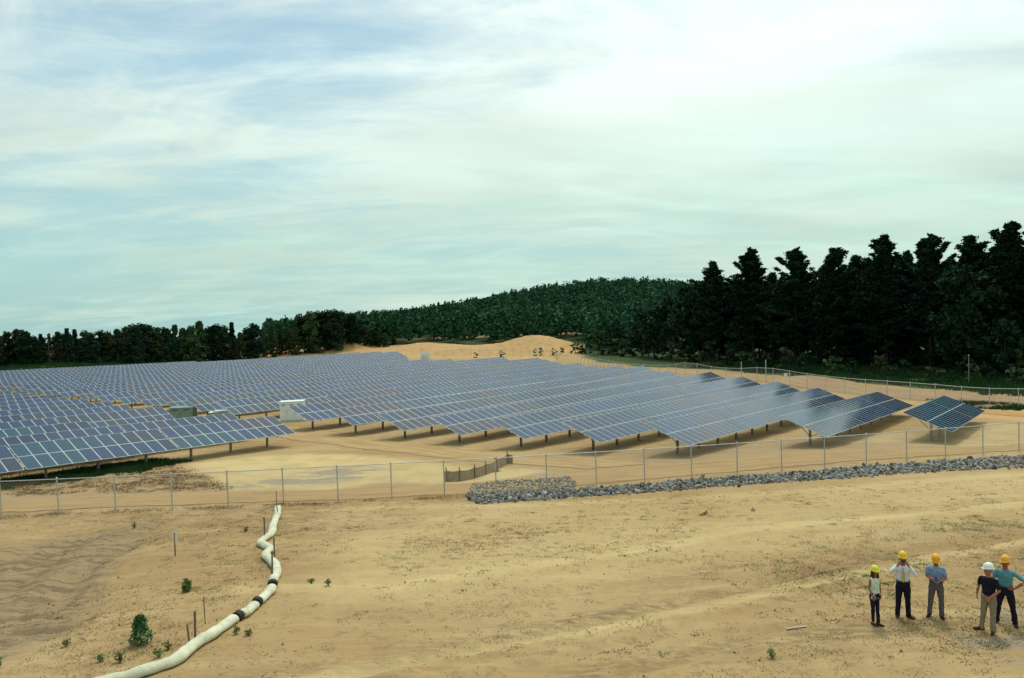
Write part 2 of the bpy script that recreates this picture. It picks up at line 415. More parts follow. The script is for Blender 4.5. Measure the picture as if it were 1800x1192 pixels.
# dirt track, edges crumbling into the sand beside it
def track_mat(name, c_lo, c_hi):
    m, t, b = new_mat(name)
    geo = N(t, 'ShaderNodeNewGeometry').outputs['Position']
    uv = N(t, 'ShaderNodeUVMap').outputs[0]
    sp = N(t, 'ShaderNodeSeparateXYZ'); t.links.new(uv, sp.inputs[0])
    n1 = noise(t, mapping(t, geo, sc=(1, 1, 0.3)), 0.5, 6, 0.62)
    cmb = N(t, 'ShaderNodeCombineXYZ')
    t.links.new(math_(t, 'MULTIPLY', sp.outputs[0], 0.16), cmb.inputs[0]); t.links.new(math_(t, 'MULTIPLY', sp.outputs[1], 9.0), cmb.inputs[1])
    n2 = noise(t, cmb.outputs[0], 1.0, 5, 0.6, 0.2)
    col = mixc(t, ramp(t, n2, 0.35, 0.65), c_lo, c_hi)
    col = mixc(t, math_(t, 'MULTIPLY', ramp(t, n1, 0.5, 0.7), 0.35), col, tuple(c * 0.72 for c in c_lo))
    t.links.new(col, b.inputs['Base Color'])
    b.inputs['Roughness'].default_value = 0.95; b.inputs['Specular IOR Level'].default_value = 0.1
    e = math_(t, 'ABSOLUTE', math_(t, 'SUBTRACT', sp.outputs[1], 0.5))
    e = math_(t, 'ADD', e, math_(t, 'MULTIPLY', math_(t, 'SUBTRACT', noise(t, geo, 0.9, 5, 0.65), 0.5), 0.22))
    al = ramp(t, e, 0.47, 0.38)
    t.links.new(math_(t, 'MULTIPLY', al, 0.92), b.inputs['Alpha'])
    bp = N(t, 'ShaderNodeBump'); bp.inputs['Strength'].default_value = 0.4; bp.inputs['Distance'].default_value = 0.05
    t.links.new(n2, bp.inputs['Height']); t.links.new(bp.outputs[0], b.inputs['Normal'])
    return m
M_TRACK = track_mat('packed_dirt', (0.335, 0.215, 0.098), (0.400, 0.270, 0.130))
M_TRACK2 = track_mat('orange_dirt', (0.380, 0.205, 0.075), (0.450, 0.265, 0.110))
M_TRACK4 = track_mat('tan_dirt', (0.345, 0.225, 0.100), (0.430, 0.295, 0.145))
M_TRACK3 = track_mat('pinkish_dirt', (0.300, 0.200, 0.115), (0.370, 0.255, 0.150))

M_ALU = simple('galvanised_steel', (0.50, 0.52, 0.50), 0.45, 0.6, 0.10, 5, 0.5)
M_POST = simple('dull_steel_post', (0.30, 0.27, 0.22), 0.6, 0.4, 0.15, 5, 0.4)
M_FRAME = simple('aluminium_frame', (0.50, 0.57, 0.55), 0.38, 0.25, 0.05, 3, 0.5)

# ------------------------------------------------------------------ the ground sheet
TRACKS = [([(-7.5, 17.0), (-5.0, 18.0), (-3.2, 19.0), (-0.3, 20.6), (3.1, 22.3), (6.9, 23.5), (9.7, 25.3), (13.5, 27.4)], 0.42, 0, 1.0),
          ([(0.4, 17.4), (4.1, 19.0), (8.9, 19.9), (13.9, 20.6), (18, 21)], 0.55, 0, 0.8), ([(5.6, 25.9), (9.1, 27.3), (12.9, 28.9), (21.4, 31.8)], 0.55, 0, 0.7),
          ([(-9.7, 35.6), (-7.1, 34.6), (-5.1, 35.1)], 0.6, 0, 0.7), ([(-10, 17), (-6, 17.6), (-3, 17.3)], 1.0, 0, 0.7), ([(5, 38), (9, 39.2), (12, 39.0)], 0.5, 0, 0.6),
          ([(-9.5, 25.4), (-7.9, 25.2), (-4.1, 25.2), (-1.3, 27.2), (1.9, 28.4), (5.4, 29.7), (9.5, 32.0), (23.7, 35.1)], 0.55, 1, 1.0),
          ([(-6, 17.6), (-2.3, 19.3), (1.3, 20.7), (3.8, 21.6), (8.8, 23.9), (12.6, 25.6), (16.4, 27.4), (24, 30)], 0.30, 1, 1.0), ([(-9, 40.6), (0, 39.8), (12, 40.5), (30, 43)], 0.6, 1, 0.8)]
def ground_mesh():
    ang = np.concatenate([np.linspace(-45, 45, 620), np.linspace(45, 315, 70)[1:-1]]) * math.pi / 180
    rad = np.concatenate([[1.0, 3.0], np.geomspace(6, 34, 190), np.geomspace(34, 420, 270)[1:], np.geomspace(420, 9000, 34)[1:]])
    na, nr = len(ang), len(rad)
    AA, RR = np.meshgrid(ang, rad)
    X, Y = (RR * np.sin(AA)).ravel(), (RR * np.cos(AA)).ravel()
    Z = G(X, Y)
    V = np.column_stack([X, Y, Z])
    i = np.arange(nr - 1)[:, None] * na; j = np.arange(na)[None]
    j2 = (j + 1) % na
    F = np.stack([i + j, i + na + j, i + na + j2, i + j2], -1).reshape(-1, 4)[:, ::-1]
    c = len(V); V = np.vstack([V, [0, 0, g1(0, 0)]])
    F3 = np.column_stack([np.full(na, c), (np.arange(na) + 1) % na, np.arange(na)])[:, ::-1]
    me = mesh_np('ground', V, [F, F3], [M_SAND], smooth=True)
    X, Y = V[:, 0], V[:, 1]
    r = np.hypot(X, Y)
    soil = np.ones((len(V), 4)); soil[:, :3] = 0; cov = soil.copy()
    def pm(*a, **k): return pmask(X, Y, *a, **k)
    PALE = [[(-26.2, 61.2), (-20.9, 64.8), (-13.8, 63.8), (-8.5, 60.4), (-2, 54.7), (2, 51.6), (2.8, 48.5), (-1.4, 49.5), (-4.7, 48.6), (-9.8, 48.3), (-18.6, 48.3)],
            [(-8.8, 31.1), (-3.2, 38.6), (8.7, 40.6), (28.9, 43.8), (40, 40), (21.1, 31.3), (8.1, 27.5), (-0.3, 23.9), (-5.6, 23.5)],
            [(25, 66), (45, 74), (60, 74), (60, 62), (40, 56)]]
    for P, k in zip(PALE, (1, 0.45, 0.6)): soil[:, 0] = np.maximum(soil[:, 0], k * pm(P, 1.2, 1.6, 0.25))
    OR = [[(28, 112), (40, 103), (48, 94), (56, 85), (66, 72), (58, 66), (49, 74), (44, 84), (36, 92), (26, 103)],
          [(-120, 250), (-60, 262), (-20, 236), (0, 222), (22, 212), (26, 236), (22, 276), (0, 286), (-20, 288), (-50, 296), (-80, 300), (-120, 296)]]
    for P, k in zip(OR, (0.85, 0.8)): soil[:, 1] = np.maximum(soil[:, 1], k * pm(P, 2.0, 2.0, 0.12))
    GR = [[(-19.5, 49), (-17, 53), (-14.9, 56.5), (-11.8, 58.5), (-9.8, 56), (-10.2, 51), (-13, 49.5), (-16, 48.6)],
          [(11.5, 18.0), (14.5, 18.3), (16, 20.5), (13.6, 21.4), (11.3, 19.4)], [(-0.5, 50), (2.5, 51.5), (3.6, 49.4), (1.5, 49)]]
    for P in GR: soil[:, 2] = np.maximum(soil[:, 2], pm(P, 0.6, 0.7, 0.6))
    ST = [[(-44, 57), (-37.5, 66), (-32, 66), (-25.4, 58.5), (-18.6, 48.6), (-22, 48), (-31.4, 49), (-44, 52)],
          [(-30, 40.6), (-22, 41), (-11, 42.3), (3, 43.4), (3, 42.6), (-10.5, 41.4), (-9.5, 33), (-16.6, 33.5), (-22.7, 38.5)]]
    for P, k in zip(ST, (1, 0.55)): cov[:, 0] = np.maximum(cov[:, 0], k * pm(P, 0.6, 0.8, 0.5))
    cov[:, 1] = pm(SLOPE, 0.8, 0.7)
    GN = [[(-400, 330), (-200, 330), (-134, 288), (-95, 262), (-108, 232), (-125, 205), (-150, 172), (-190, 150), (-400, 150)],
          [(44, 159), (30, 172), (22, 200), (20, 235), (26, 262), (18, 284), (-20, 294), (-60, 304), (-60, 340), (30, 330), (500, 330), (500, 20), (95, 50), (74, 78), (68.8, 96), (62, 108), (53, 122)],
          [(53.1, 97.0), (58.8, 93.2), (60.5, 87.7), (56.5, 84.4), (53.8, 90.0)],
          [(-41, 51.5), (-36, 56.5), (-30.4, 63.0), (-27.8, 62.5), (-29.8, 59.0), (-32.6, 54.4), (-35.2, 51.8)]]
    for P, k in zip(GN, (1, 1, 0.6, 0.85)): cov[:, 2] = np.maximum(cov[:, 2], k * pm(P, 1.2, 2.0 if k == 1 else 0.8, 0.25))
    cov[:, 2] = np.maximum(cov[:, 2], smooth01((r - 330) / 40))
    # greener ground round the people
    P = [(10.4, 29.3), (14.2, 31.7), (22.8, 30.8), (22, 22), (14.7, 20.7), (10.2, 20.7), (8.5, 23.3)]
    cov[:, 2] = np.maximum(cov[:, 2], 0.55 * pm(P, 1.5, 1.0, 0.3) * smooth01((fbm(X, Y, 0.9, 5, 3, 0.65) - 0.50) / 0.12))
    trk = np.ones((len(V), 4)); trk[:, :3] = 0
    for P, w, ch, k in TRACKS:
        d = polydist(X, Y, P, False) + (fbm(X, Y, 0.7, 4, 1) - 0.5) * w * 1.3
        trk[:, ch] = np.maximum(trk[:, ch], k * np.exp(-(d / w) ** 2) * (0.5 + 0.8 * fbm(X, Y, 0.35, 3, 2)))
    trk[:, 2] = np.maximum(pm([(3, 51), (12, 54), (26, 57), (37, 60), (50, 64), (62, 63), (54, 74), (46, 76), (36, 69), (24, 63), (12, 60), (6, 56)], 1.5, 1.5, 0.25), 0.8 * pm([(-45, 46), (-20, 47.2), (-6, 47.5), (-6, 48.6), (-20, 49), (-30, 50), (-45, 50)], 1.0, 0.8, 0.4))
    for nm, arr in (('soil', soil), ('cover', cov), ('tracks', trk)):
        at = me.color_attributes.new(nm, 'FLOAT_COLOR', 'POINT')
        at.data.foreach_set('color', arr.astype(np.float32).ravel())
    return me
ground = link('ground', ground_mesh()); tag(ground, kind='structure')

def strip(name, path_a, path_b, mat, nu=160, nv=14, lift=0.03):
    """a sheet draped over the ground between two border lines"""
    def res(P, n):
        P = np.array(P, float); s = np.concatenate([[0], np.cumsum(np.hypot(*np.diff(P, axis=0).T))])
        q = np.linspace(0, s[-1], n); return np.column_stack([np.interp(q, s, P[:, 0]), np.interp(q, s, P[:, 1])]), s[-1]
    A, L = res(path_a, nu); B, _ = res(path_b, nu)
    v = np.linspace(0, 1, nv)[None, :, None]
    Pm = A[:, None] * (1 - v) + B[:, None] * v
    X, Y = Pm[..., 0].ravel(), Pm[..., 1].ravel()
    V = np.column_stack([X, Y, G(X, Y) + lift])
    i = np.arange(nu - 1)[:, None] * nv; j = np.arange(nv - 1)[None]
    F = np.stack([i + j, i + j + 1, i + nv + j + 1, i + nv + j], -1).reshape(-1, 4)
    me = mesh_np(name, V, F, [mat], smooth=True)
    uv = me.uv_layers.new(name='UVMap')
    uu = np.repeat(np.linspace(0, L, nu), nv); vv = np.tile(np.linspace(0, 1, nv), nu)
    li = np.empty(len(me.loops), np.int32); me.loops.foreach_get('vertex_index', li)
    uv.data.foreach_set('uv', np.column_stack([uu[li], vv[li]]).astype(np.float32).ravel())
    return tag(link(name, me), kind='structure')
strip('dirt_road', [(-42, 42.9), (-29.4, 42.9), (-16.6, 43.3), (-6.9, 43.4), (-3.5, 43.4), (3.1, 44.9), (10.8, 47.3), (22.4, 50.2), (34.8, 52.0), (46, 55)],
      [(-44, 46.6), (-31.9, 46.8), (-18.3, 47.8), (-7.5, 47.8), (-1.4, 49), (5, 52.2), (12.8, 54.3), (25.9, 57.2), (37, 60.5), (48, 64)], M_TRACK)
strip('dirt_track', [(-40, 92.5), (-30, 82), (-23.5, 75), (-15.9, 68.7), (-10, 64.2), (-5.7, 59.7), (-1, 56), (4.4, 52.2)],
      [(-38, 99), (-26.5, 86.5), (-20, 81), (-14.4, 76), (-7.6, 69.1), (-2.2, 63.7), (4, 59.8), (10, 54)], M_TRACK4)
strip('perimeter_track', [(60, 66), (52, 78), (46, 88), (39, 98), (31, 110), (23, 126), (16, 148), (11, 175)],
      [(66, 68), (56.5, 80.5), (50, 91), (43.5, 101), (35, 113), (27, 128.5), (20, 150), (15, 177)], M_TRACK2, nu=220)
strip('service_road', [(69, 70.5), (59.5, 83), (53, 93), (46.5, 103), (38, 116), (30.5, 130), (24, 152), (19, 178)],
      [(82, 78), (70, 92), (62.5, 103), (54.5, 114), (45.5, 127), (38, 141), (30, 160), (24, 184)], M_TRACK3, nu=220)

# ------------------------------------------------------------------ solar tables
def glass_mat(name, col):
    m, t, b = new_mat(name)
    oc = N(t, 'ShaderNodeTexCoord').outputs['Object']
    sp = N(t, 'ShaderNodeSeparateXYZ'); t.links.new(oc, sp.inputs[0])
    def lines(o, per, w):
        fr = math_(t, 'FRACT', math_(t, 'DIVIDE', math_(t, 'ADD', o, 50 * per), per))
        d = math_(t, 'ABSOLUTE', math_(t, 'SUBTRACT', fr, 0.5))
        return math_(t, 'GREATER_THAN', d, 0.5 - w)
    ln = lines(sp.outputs[0], 0.155, 0.035)
    n = noise(t, oc, 9.0, 3, 0.6)
    c = mixc(t, ramp(t, n, 0.3, 0.7), tuple(x * 0.85 for x in col), tuple(x * 1.15 for x in col))
    c = mixc(t, math_(t, 'MULTIPLY', ln, 0.22), c, (0.06, 0.08, 0.11))
    t.links.new(c, b.inputs['Base Color'])
    b.inputs['Roughness'].default_value = 0.12
    b.inputs['IOR'].default_value = 1.45
    b.inputs['Specular IOR Level'].default_value = 0.26
    return m
GLASS = [glass_mat('panel_glass_blue', (0.007, 0.030, 0.086)), glass_mat('panel_glass_deep_blue', (0.005, 0.020, 0.060)),
         glass_mat('panel_glass_teal', (0.006, 0.044, 0.082)), glass_mat('panel_glass_slate', (0.015, 0.028, 0.060)),
         glass_mat('panel_glass_violet', (0.027, 0.028, 0.050))]
PITCH, PW, PH, GAPV = 1.005, 0.982, 1.955, 0.035
TILT = 0.355853
TH = 0.684556
P0, PP = -14.8668, 7.0145
HMID = 1.84
def panel_geo(cx=0, cy=0):
    """one module: a thin aluminium tray round a glass face, set a few millimetres down"""
    a, b, e, h = PW / 2, PH / 2, 0.021, 0.042
    v = [(-a, -b, -h / 2), (a, -b, -h / 2), (a, b, -h / 2), (-a, b, -h / 2), (-a, -b, h / 2), (a, -b, h / 2), (a, b, h / 2), (-a, b, h / 2),
         (-a + e, -b + e, h / 2), (a - e, -b + e, h / 2), (a - e, b - e, h / 2), (-a + e, b - e, h / 2),
         (-a + e, -b + e, h / 2 - .006), (a - e, -b + e, h / 2 - .006), (a - e, b - e, h / 2 - .006), (-a + e, b - e, h / 2 - .006)]
    v = [(x + cx, y + cy, z) for x, y, z in v]
    f = [(0, 3, 2, 1), (0, 1, 5, 4), (1, 2, 6, 5), (2, 3, 7, 6), (3, 0, 4, 7), (4, 5, 9, 8), (5, 6, 10, 9), (6, 7, 11, 10), (7, 4, 8, 11),
         (8, 9, 13, 12), (9, 10, 14, 13), (10, 11, 15, 14), (11, 8, 12, 15), (12, 13, 14, 15)]
    return v, f
def panel_mesh(k):
    v, f = panel_geo()
    me = mesh_np('solar_panel', v, np.array(f), [M_FRAME, GLASS[k]], [0] * 13 + [1])
    return me
PANELS = [panel_mesh(k) for k in range(5)]
_arr = {}
def tints(rng, n):
    """modules come from a few batches: neighbours tend to match"""
    out = []; cur = rng.choice([0, 0, 1, 1, 2, 3, 3, 4])
    for i in range(n):
        if rng.random() < 0.30: cur = rng.choice([0, 0, 0, 1, 1, 2, 3, 3, 4])
        out.append(cur)
    return out
def array_mesh(n, var):
    if (n, var) in _arr: return _arr[(n, var)]
    rng = random.Random(n * 31 + var)
    V, F, MI = [], [], []
    for r_ in range(2):
        tt = tints(rng, n)
        for c in range(n):
            v, f = panel_geo((c - (n - 1) / 2) * PITCH, (r_ - 0.5) * (PH + GAPV))
            o = len(V); V += v; F += [[i + o for i in q] for q in f]; MI += [0] * 13 + [1 + tt[c]]
    me = mesh_np('solar_panel_array', V, np.array(F), [M_FRAME] + GLASS, MI)
    _arr[(n, var)] = me
    return me
def support(n):
    """positions of posts along the table"""
    k = max(2, round(n / 3.7)); sp_ = n * PITCH / k
    return [(i - (k - 1) / 2) * sp_ for i in range(k)]
CT, ST_ = math.cos(TILT), math.sin(TILT)
def on_slope(s, drop):      # a point in the table's cross-section: s metres up the slope, drop metres under the glass
    return (s * CT + drop * ST_, HMID + s * ST_ - drop * CT)
def m_post():
    m = MB()
    h = HMID - 0.28
    m.box((0, 0, h / 2 - 0.3), (0.12, 0.03, h + 0.6)); m.box((0, 0.075, h / 2 - 0.3), (0.16, 0.02, h + 0.6)); m.box((0, -0.075, h / 2 - 0.3), (0.16, 0.02, h + 0.6))
    return m.mesh('post', M_POST)
def m_brace(sg):
    m = MB()
    y1, z1 = on_slope(1.15 * sg, 0.20)
    m.bar((0, 0.06 * sg, HMID - 0.95), (0, y1, z1), 0.07)
    return m.mesh('brace', M_ALU)
def m_rafter():
    m = MB(); a = on_slope(-1.75, 0.17); b_ = on_slope(1.75, 0.17)
    m.bar((0.001, a[0], a[1]), (0.001, b_[0], b_[1]), 0.07, 0.14)
    return m.mesh('rafter', M_POST)
MPOST, MBR, MRAF = m_post(), [m_brace(-1), m_brace(1)], m_rafter()
_pur = {}
def m_purlin(n):
    if n not in _pur:
        m = MB(); L = n * PITCH
        m.box((0, 0, 0), (L + 0.16, 0.06, 0.07)); _pur[n] = m.mesh('purlin', M_ALU)
    return _pur[n]
_sup = {}
def m_frame(n):
    if n not in _sup:
        m = MB()
        for x in support(n):
            h = HMID - 0.28
            m.box((x, 0, h / 2 - 0.3), (0.16, 0.15, h + 0.6))
            for sg in (-1, 1):
                y1, z1 = on_slope(1.15 * sg, 0.2); m.bar((x, 0.06 * sg, HMID - 0.95), (x, y1, z1), 0.07)
            a = on_slope(-1.75, 0.17); b_ = on_slope(1.75, 0.17); m.bar((x, a[0], a[1]), (x, b_[0], b_[1]), 0.07, 0.14)
        _sup[n] = m.mesh('support_frame', M_POST)
    return _sup[n]
ORD = ['zeroth', 'first', 'second', 'third', 'fourth', 'fifth', 'sixth', 'seventh', 'eighth', 'ninth', 'tenth', 'eleventh', 'twelfth', 'thirteenth', 'fourteenth', 'fifteenth',
       'sixteenth', 'seventeenth', 'eighteenth', 'nineteenth', 'twentieth', 'twenty-first', 'twenty-second', 'twenty-third', 'twenty-fourth', 'twenty-fifth', 'twenty-sixth',
       'twenty-seventh', 'twenty-eighth', 'twenty-ninth', 'thirtieth', 'thirty-first', 'thirty-second', 'thirty-third', 'thirty-fourth', 'thirty-fifth', 'thirty-sixth', 'thirty-seventh', 'thirty-eighth', 'thirty-ninth', 'fortieth'] 
def rowpt(idx, al, w=0.0):
    pe = P0 - PP * idx + w
    return pe * math.cos(TH) + al * math.sin(TH), -pe * math.sin(TH) + al * math.cos(TH)
def solar_table(idx, a0, n, label, group, near, rng):
    am = a0 + n * PITCH / 2
    w = 1.98 * CT
    x, y = rowpt(idx, am, w)
    # height and slope follow the ground under the two end posts
    xa, ya = rowpt(idx, a0 + 1.5, w); xb, yb = rowpt(idx, a0 + n * PITCH - 1.5, w)
    za, zb = (float(np.polyval(ROWFIT[idx], q)) for q in (a0 + 1.5, a0 + n * PITCH - 1.5))
    sl = math.atan2(zb - za, max(1.0, n * PITCH - 3))
    t = link('solar_table', None, None, (x, y, (za + zb) / 2), (0, -sl, math.pi / 2 - TH))
    tag(t, label, 'solar table', group)
    def at(s, d): return on_slope(s, d)
    if near:
        for r_ in range(2):
            tt = tints(rng, n)
            for c in range(n):
                s = (r_ - 0.5) * (PH + GAPV); yy, z_ = at(s, 0.0)
                link('solar_panel', PANELS[tt[c]], t, ((c - (n - 1) / 2) * PITCH, yy, z_), (TILT + rng.uniform(-.001, .001), rng.uniform(-.001, .001), 0))
        for px_ in support(n):
            link('post', MPOST, t, (px_, 0, 0)); link('rafter', MRAF, t, (px_, 0, 0))
            for q in (0, 1): link('brace', MBR[q], t, (px_, 0, 0))
        for s in (-1.45, -0.50, 0.50, 1.45):
            yy, z_ = at(s, 0.065); link('purlin', m_purlin(n), t, (0, yy, z_), (TILT, 0, 0))
    else:
        yy, z_ = at(0, 0)
        o = link('solar_panel_array', array_mesh(n, rng.randrange(5)), t, (0, yy, z_), (TILT, 0, 0)); o['kind'] = 'stuff'
        link('support_frame', m_frame(n), t)
    return t
ROWS_R = {0: (69.66, 87.4), 1: (60.3, 90.0), 2: (51.0, 92.4), 3: (49.92, 97.8), 4: (49.23, 103.4), 5: (48.9, 108.1), 6: (48.56, 107.4), 7: (48.17, 112.75),
          8: (47.97, 116.8), 9: (58.3, 118.2), 10: (47.6, 124.2), 11: (47.45, 126), 12: (47.5, 132), 13: (47.4, 138), 14: (47.5, 134.5), 15: (47.5, 142),
          16: (47.5, 131), 17: (47.5, 131), 18: (47.5, 124), 19: (47.5, 121), 20: (47.5, 141), 21: (47.5, 147), 22: (47.5, 153), 23: (47.5, 159), 24: (47.5, 164),
          25: (47.5, 163), 26: (47.5, 160), 27: (47.5, 150), 28: (47.5, 112)}
ROWS_L = {7: 41.48, 8: 41.27, 9: 30.2, 10: 40.95, 11: 40.2, 12: 41.2, 13: 41.3, 14: 41.3, 15: 41.3, 16: 41.3, 17: 41.3}
def screen_x(x, y): return 900 + FPX * x / max(y, 1)
ROWFIT = {}
for idx in range(0, 30):      # tables are set out along straight or gently bowed lines, row by row
    lo, hi = ROWS_R.get(idx, (47.5, 120)); lo = min(lo, 5) if idx in ROWS_L else lo
    q = np.linspace(lo, hi, 40); pe = P0 - PP * idx + 1.98 * CT
    zs = G(pe * math.cos(TH) + q * math.sin(TH), -pe * math.sin(TH) + q * math.cos(TH), False)
    ROWFIT[idx] = np.polyfit(q, zs, 1 if idx < 7 else 3)
rng = random.Random(5)
n_tables = 0
for idx, (a0, a1) in ROWS_R.items():
    ncol = int(round((a1 - a0) / PITCH)); a = a0; j = 0
    while ncol > 0:
        n = 11 if ncol >= 14 or ncol == 11 else (ncol if ncol < 12 else 6)
        n = min(n, ncol)
        x, y = rowpt(idx, a + n * PITCH)
        if screen_x(x, y) > -230:
            j += 1; n_tables += 1
            dist = math.hypot(*rowpt(idx, a + n))
            near = dist < 118 and idx <= 9
            lab = '%s table from the near end in the %s row of solar panels from the right' % (ORD[j], ORD[idx + 1])
            solar_table(idx, a, n, lab, 'solar tables right of the aisle', near, rng)
        a += n * PITCH + 0.14; ncol -= n
for k, (idx, a1) in enumerate(ROWS_L.items()):
    a = a1; j = 0
    while True:
        n = 11; a -= n * PITCH + (0.12 if j else 0)
        x, y = rowpt(idx, a + n * PITCH, 2)
        if screen_x(x, y) < -260 or j > 5: break
        j += 1; n_tables += 1
        dist = math.hypot(*rowpt(idx, a + n))
        lab = '%s table from the aisle in the %s row of solar panels left of the aisle' % (ORD[j], ORD[k + 1])
        solar_table(idx, a, n, lab, 'solar tables left of the aisle', dist < 112 and idx <= 10, rng)
print('tables', n_tables)

# ------------------------------------------------------------------ chain-link fences
def link_mat(name, cover):
    m, t, b = new_mat(name)
    uv = N(t, 'ShaderNodeUVMap').outputs[0]
    sp = N(t, 'ShaderNodeSeparateXYZ'); t.links.new(uv, sp.inputs[0])
    def tri(o):
        fr = math_(t, 'FRACT', math_(t, 'DIVIDE', o, 0.075)); return math_(t, 'ABSOLUTE', math_(t, 'SUBTRACT', fr, 0.5))
    a_ = tri(math_(t, 'ADD', sp.outputs[0], sp.outputs[1])); c_ = tri(math_(t, 'SUBTRACT', sp.outputs[0], sp.outputs[1]))
    wire = math_(t, 'MAXIMUM', math_(t, 'GREATER_THAN', a_, 0.5 - cover), math_(t, 'GREATER_THAN', c_, 0.5 - cover))
    t.links.new(wire, b.inputs['Alpha'])
    b.inputs['Base Color'].default_value = (0.34, 0.35, 0.33, 1); b.inputs['Metallic'].default_value = 0.5; b.inputs['Roughness'].default_value = 0.55
    return m
M_LINK = link_mat('galvanised_wire_mesh', 0.030)
def fence_posts(path, step, z_of):
    """points every `step` metres along a polyline"""
    P = np.array(path, float); s = np.concatenate([[0], np.cumsum(np.hypot(*np.diff(P, axis=0).T))])
    q = np.arange(0, s[-1], step)
    return [(float(np.interp(k, s, P[:, 0])), float(np.interp(k, s, P[:, 1]))) for k in q]
def chain_fence(pts, tops, label, group, r_post, skip_post=()):
    ox, oy = pts[0]; oz = g1(ox, oy)
    root = tag(link('chain_link_fence', None, None, (ox, oy, oz)), label, 'fence', group)
    gz = [g1(x, y) for x, y in pts]
    pm_ = MB(); pm_.tube([(0, 0, -0.3), (0, 0, 1.0)], r_post, 7); cap = MB()
    cap.tube([(0, 0, 0), (0, 0, 0.05), (0, 0, 0.08)], [r_post * 1.35, r_post * 1.2, 0.01], 7); capm = cap.mesh('post_cap', M_ALU)
    posts = {}
    for i, ((x, y), zt) in enumerate(zip(pts, tops)):
        h = zt - gz[i]
        p = MB(); p.tube([(0, 0, -0.4), (0, 0, h)], r_post, 7)
        po = p.obj('post', M_ALU, root, (x - ox, y - oy, gz[i] - oz))
        link('post_cap', capm, po, (0, 0, h))
    rail = MB(); rail.tube([(x - ox, y - oy, z - oz - 0.03) for (x, y), z in zip(pts, tops)], r_post * 0.72, 6); rail.obj('top_rail', M_ALU, root)
    # woven wire: a double-faced sheet 4 mm thick
    V, F, UV = [], [], []; d = 0; k = 0
    for side in (0.0, 0.004):
        d = 0
        for i in range(len(pts) - 1):
            (xa, ya), (xb, yb) = pts[i], pts[i + 1]; L = math.hypot(xb - xa, yb - ya); nx, ny = (yb - ya) / L, -(xb - xa) / L
            o_ = r_post + side
            V += [(xa - ox + nx * o_, ya - oy + ny * o_, gz[i] - oz + 0.03), (xb - ox + nx * o_, yb - oy + ny * o_, gz[i + 1] - oz + 0.03),
                  (xb - ox + nx * o_, yb - oy + ny * o_, tops[i + 1] - oz - 0.02), (xa - ox + nx * o_, ya - oy + ny * o_, tops[i] - oz - 0.02)]
            F.append([k, k + 1, k + 2, k + 3]); k += 4
            UV += [(d, 0), (d + L, 0), (d + L, tops[i + 1] - gz[i + 1]), (d, tops[i] - gz[i])]; d += L
        break
    me = mesh_np('wire_mesh', V, np.array(F), [M_LINK]); uvl = me.uv_layers.new(name='UVMap')
    li = np.empty(len(me.loops), np.int32); me.loops.foreach_get('vertex_index', li)
    uvl.data.foreach_set('uv', np.array(UV, np.float32)[li].ravel())
    link('wire_mesh', me, root)
    return root, gz
# the near fence: posts 3.05 m apart, gently bowed
NF = []; x, y, z = -25.47 - 3 * 3.05 * 0.997, 41.68 - 0.6, 12 - 8.75 + 0.08
xx, yy, zz_ = -25.47, 41.675, 3.25
back = [(xx - 3.045 * k, yy - 0.2 * k + 0.0, zz_ + 0.02 * k) for k in range(3, 0, -1)]
NF += back
for k in range(27):
    NF.append((xx, yy, zz_))
    a = 0.07998 + 0.17859 * k * 3.05 / 60
    xx += math.cos(a) * 3.05; yy += math.sin(a) * 3.05; zz_ += -0.0254 + 0.0003 * k
chain_fence([(p[0], p[1]) for p in NF], [p[2] for p in NF], 'long chain-link fence in front of the solar tables along the dirt road', 'chain-link fences', 0.038)
FP = [(80, 58), (75, 66), (63, 81.5), (57.3, 89.3), (51.2, 96.9), (46.1, 104.6), (37.9, 118), (30, 129.6), (22.5, 153), (16.8, 183), (12.5, 205)]
FF = fence_posts(FP, 3.05, None)
chain_fence(FF, [g1(*p) + 2.2 for p in FF], 'long chain-link fence between the array and the dark pine wood', 'chain-link fences', 0.042)
FP3 = [(-25, 246), (-5, 240), (6, 232), (12.5, 224), (12.5, 207)]
FF3 = fence_posts(FP3, 3.05, None)
chain_fence(FF3, [g1(*p) + 2.0 for p in FF3], 'far chain-link fence running across the foot of the sand mound', 'chain-link fences', 0.045)
# taller pole pair in the far fence and a pale slatted enclosure by the mound
for (x, y, h, lab) in ((36.4, 120.6, 3.1, 'left one of two tall steel poles rising above the far fence'), (38.9, 116.4, 3.3, 'right one of two tall steel poles rising above the far fence'),
                       (67.5, 112, 4.6, 'thin tall pale pole standing before the dark wood at right')):
    p = MB(); p.tube([(0, 0, -0.4), (0, 0, h)], 0.055 if h < 4 else 0.028, 8); p.tube([(0, 0, h), (0, 0, h + 0.05), (0, 0, h + 0.1)], [0.075, 0.07, 0.01], 8)
    tag(p.obj('steel_pole', M_ALU, None, (x, y, g1(x, y))), lab, 'pole', 'steel poles by the far fence')

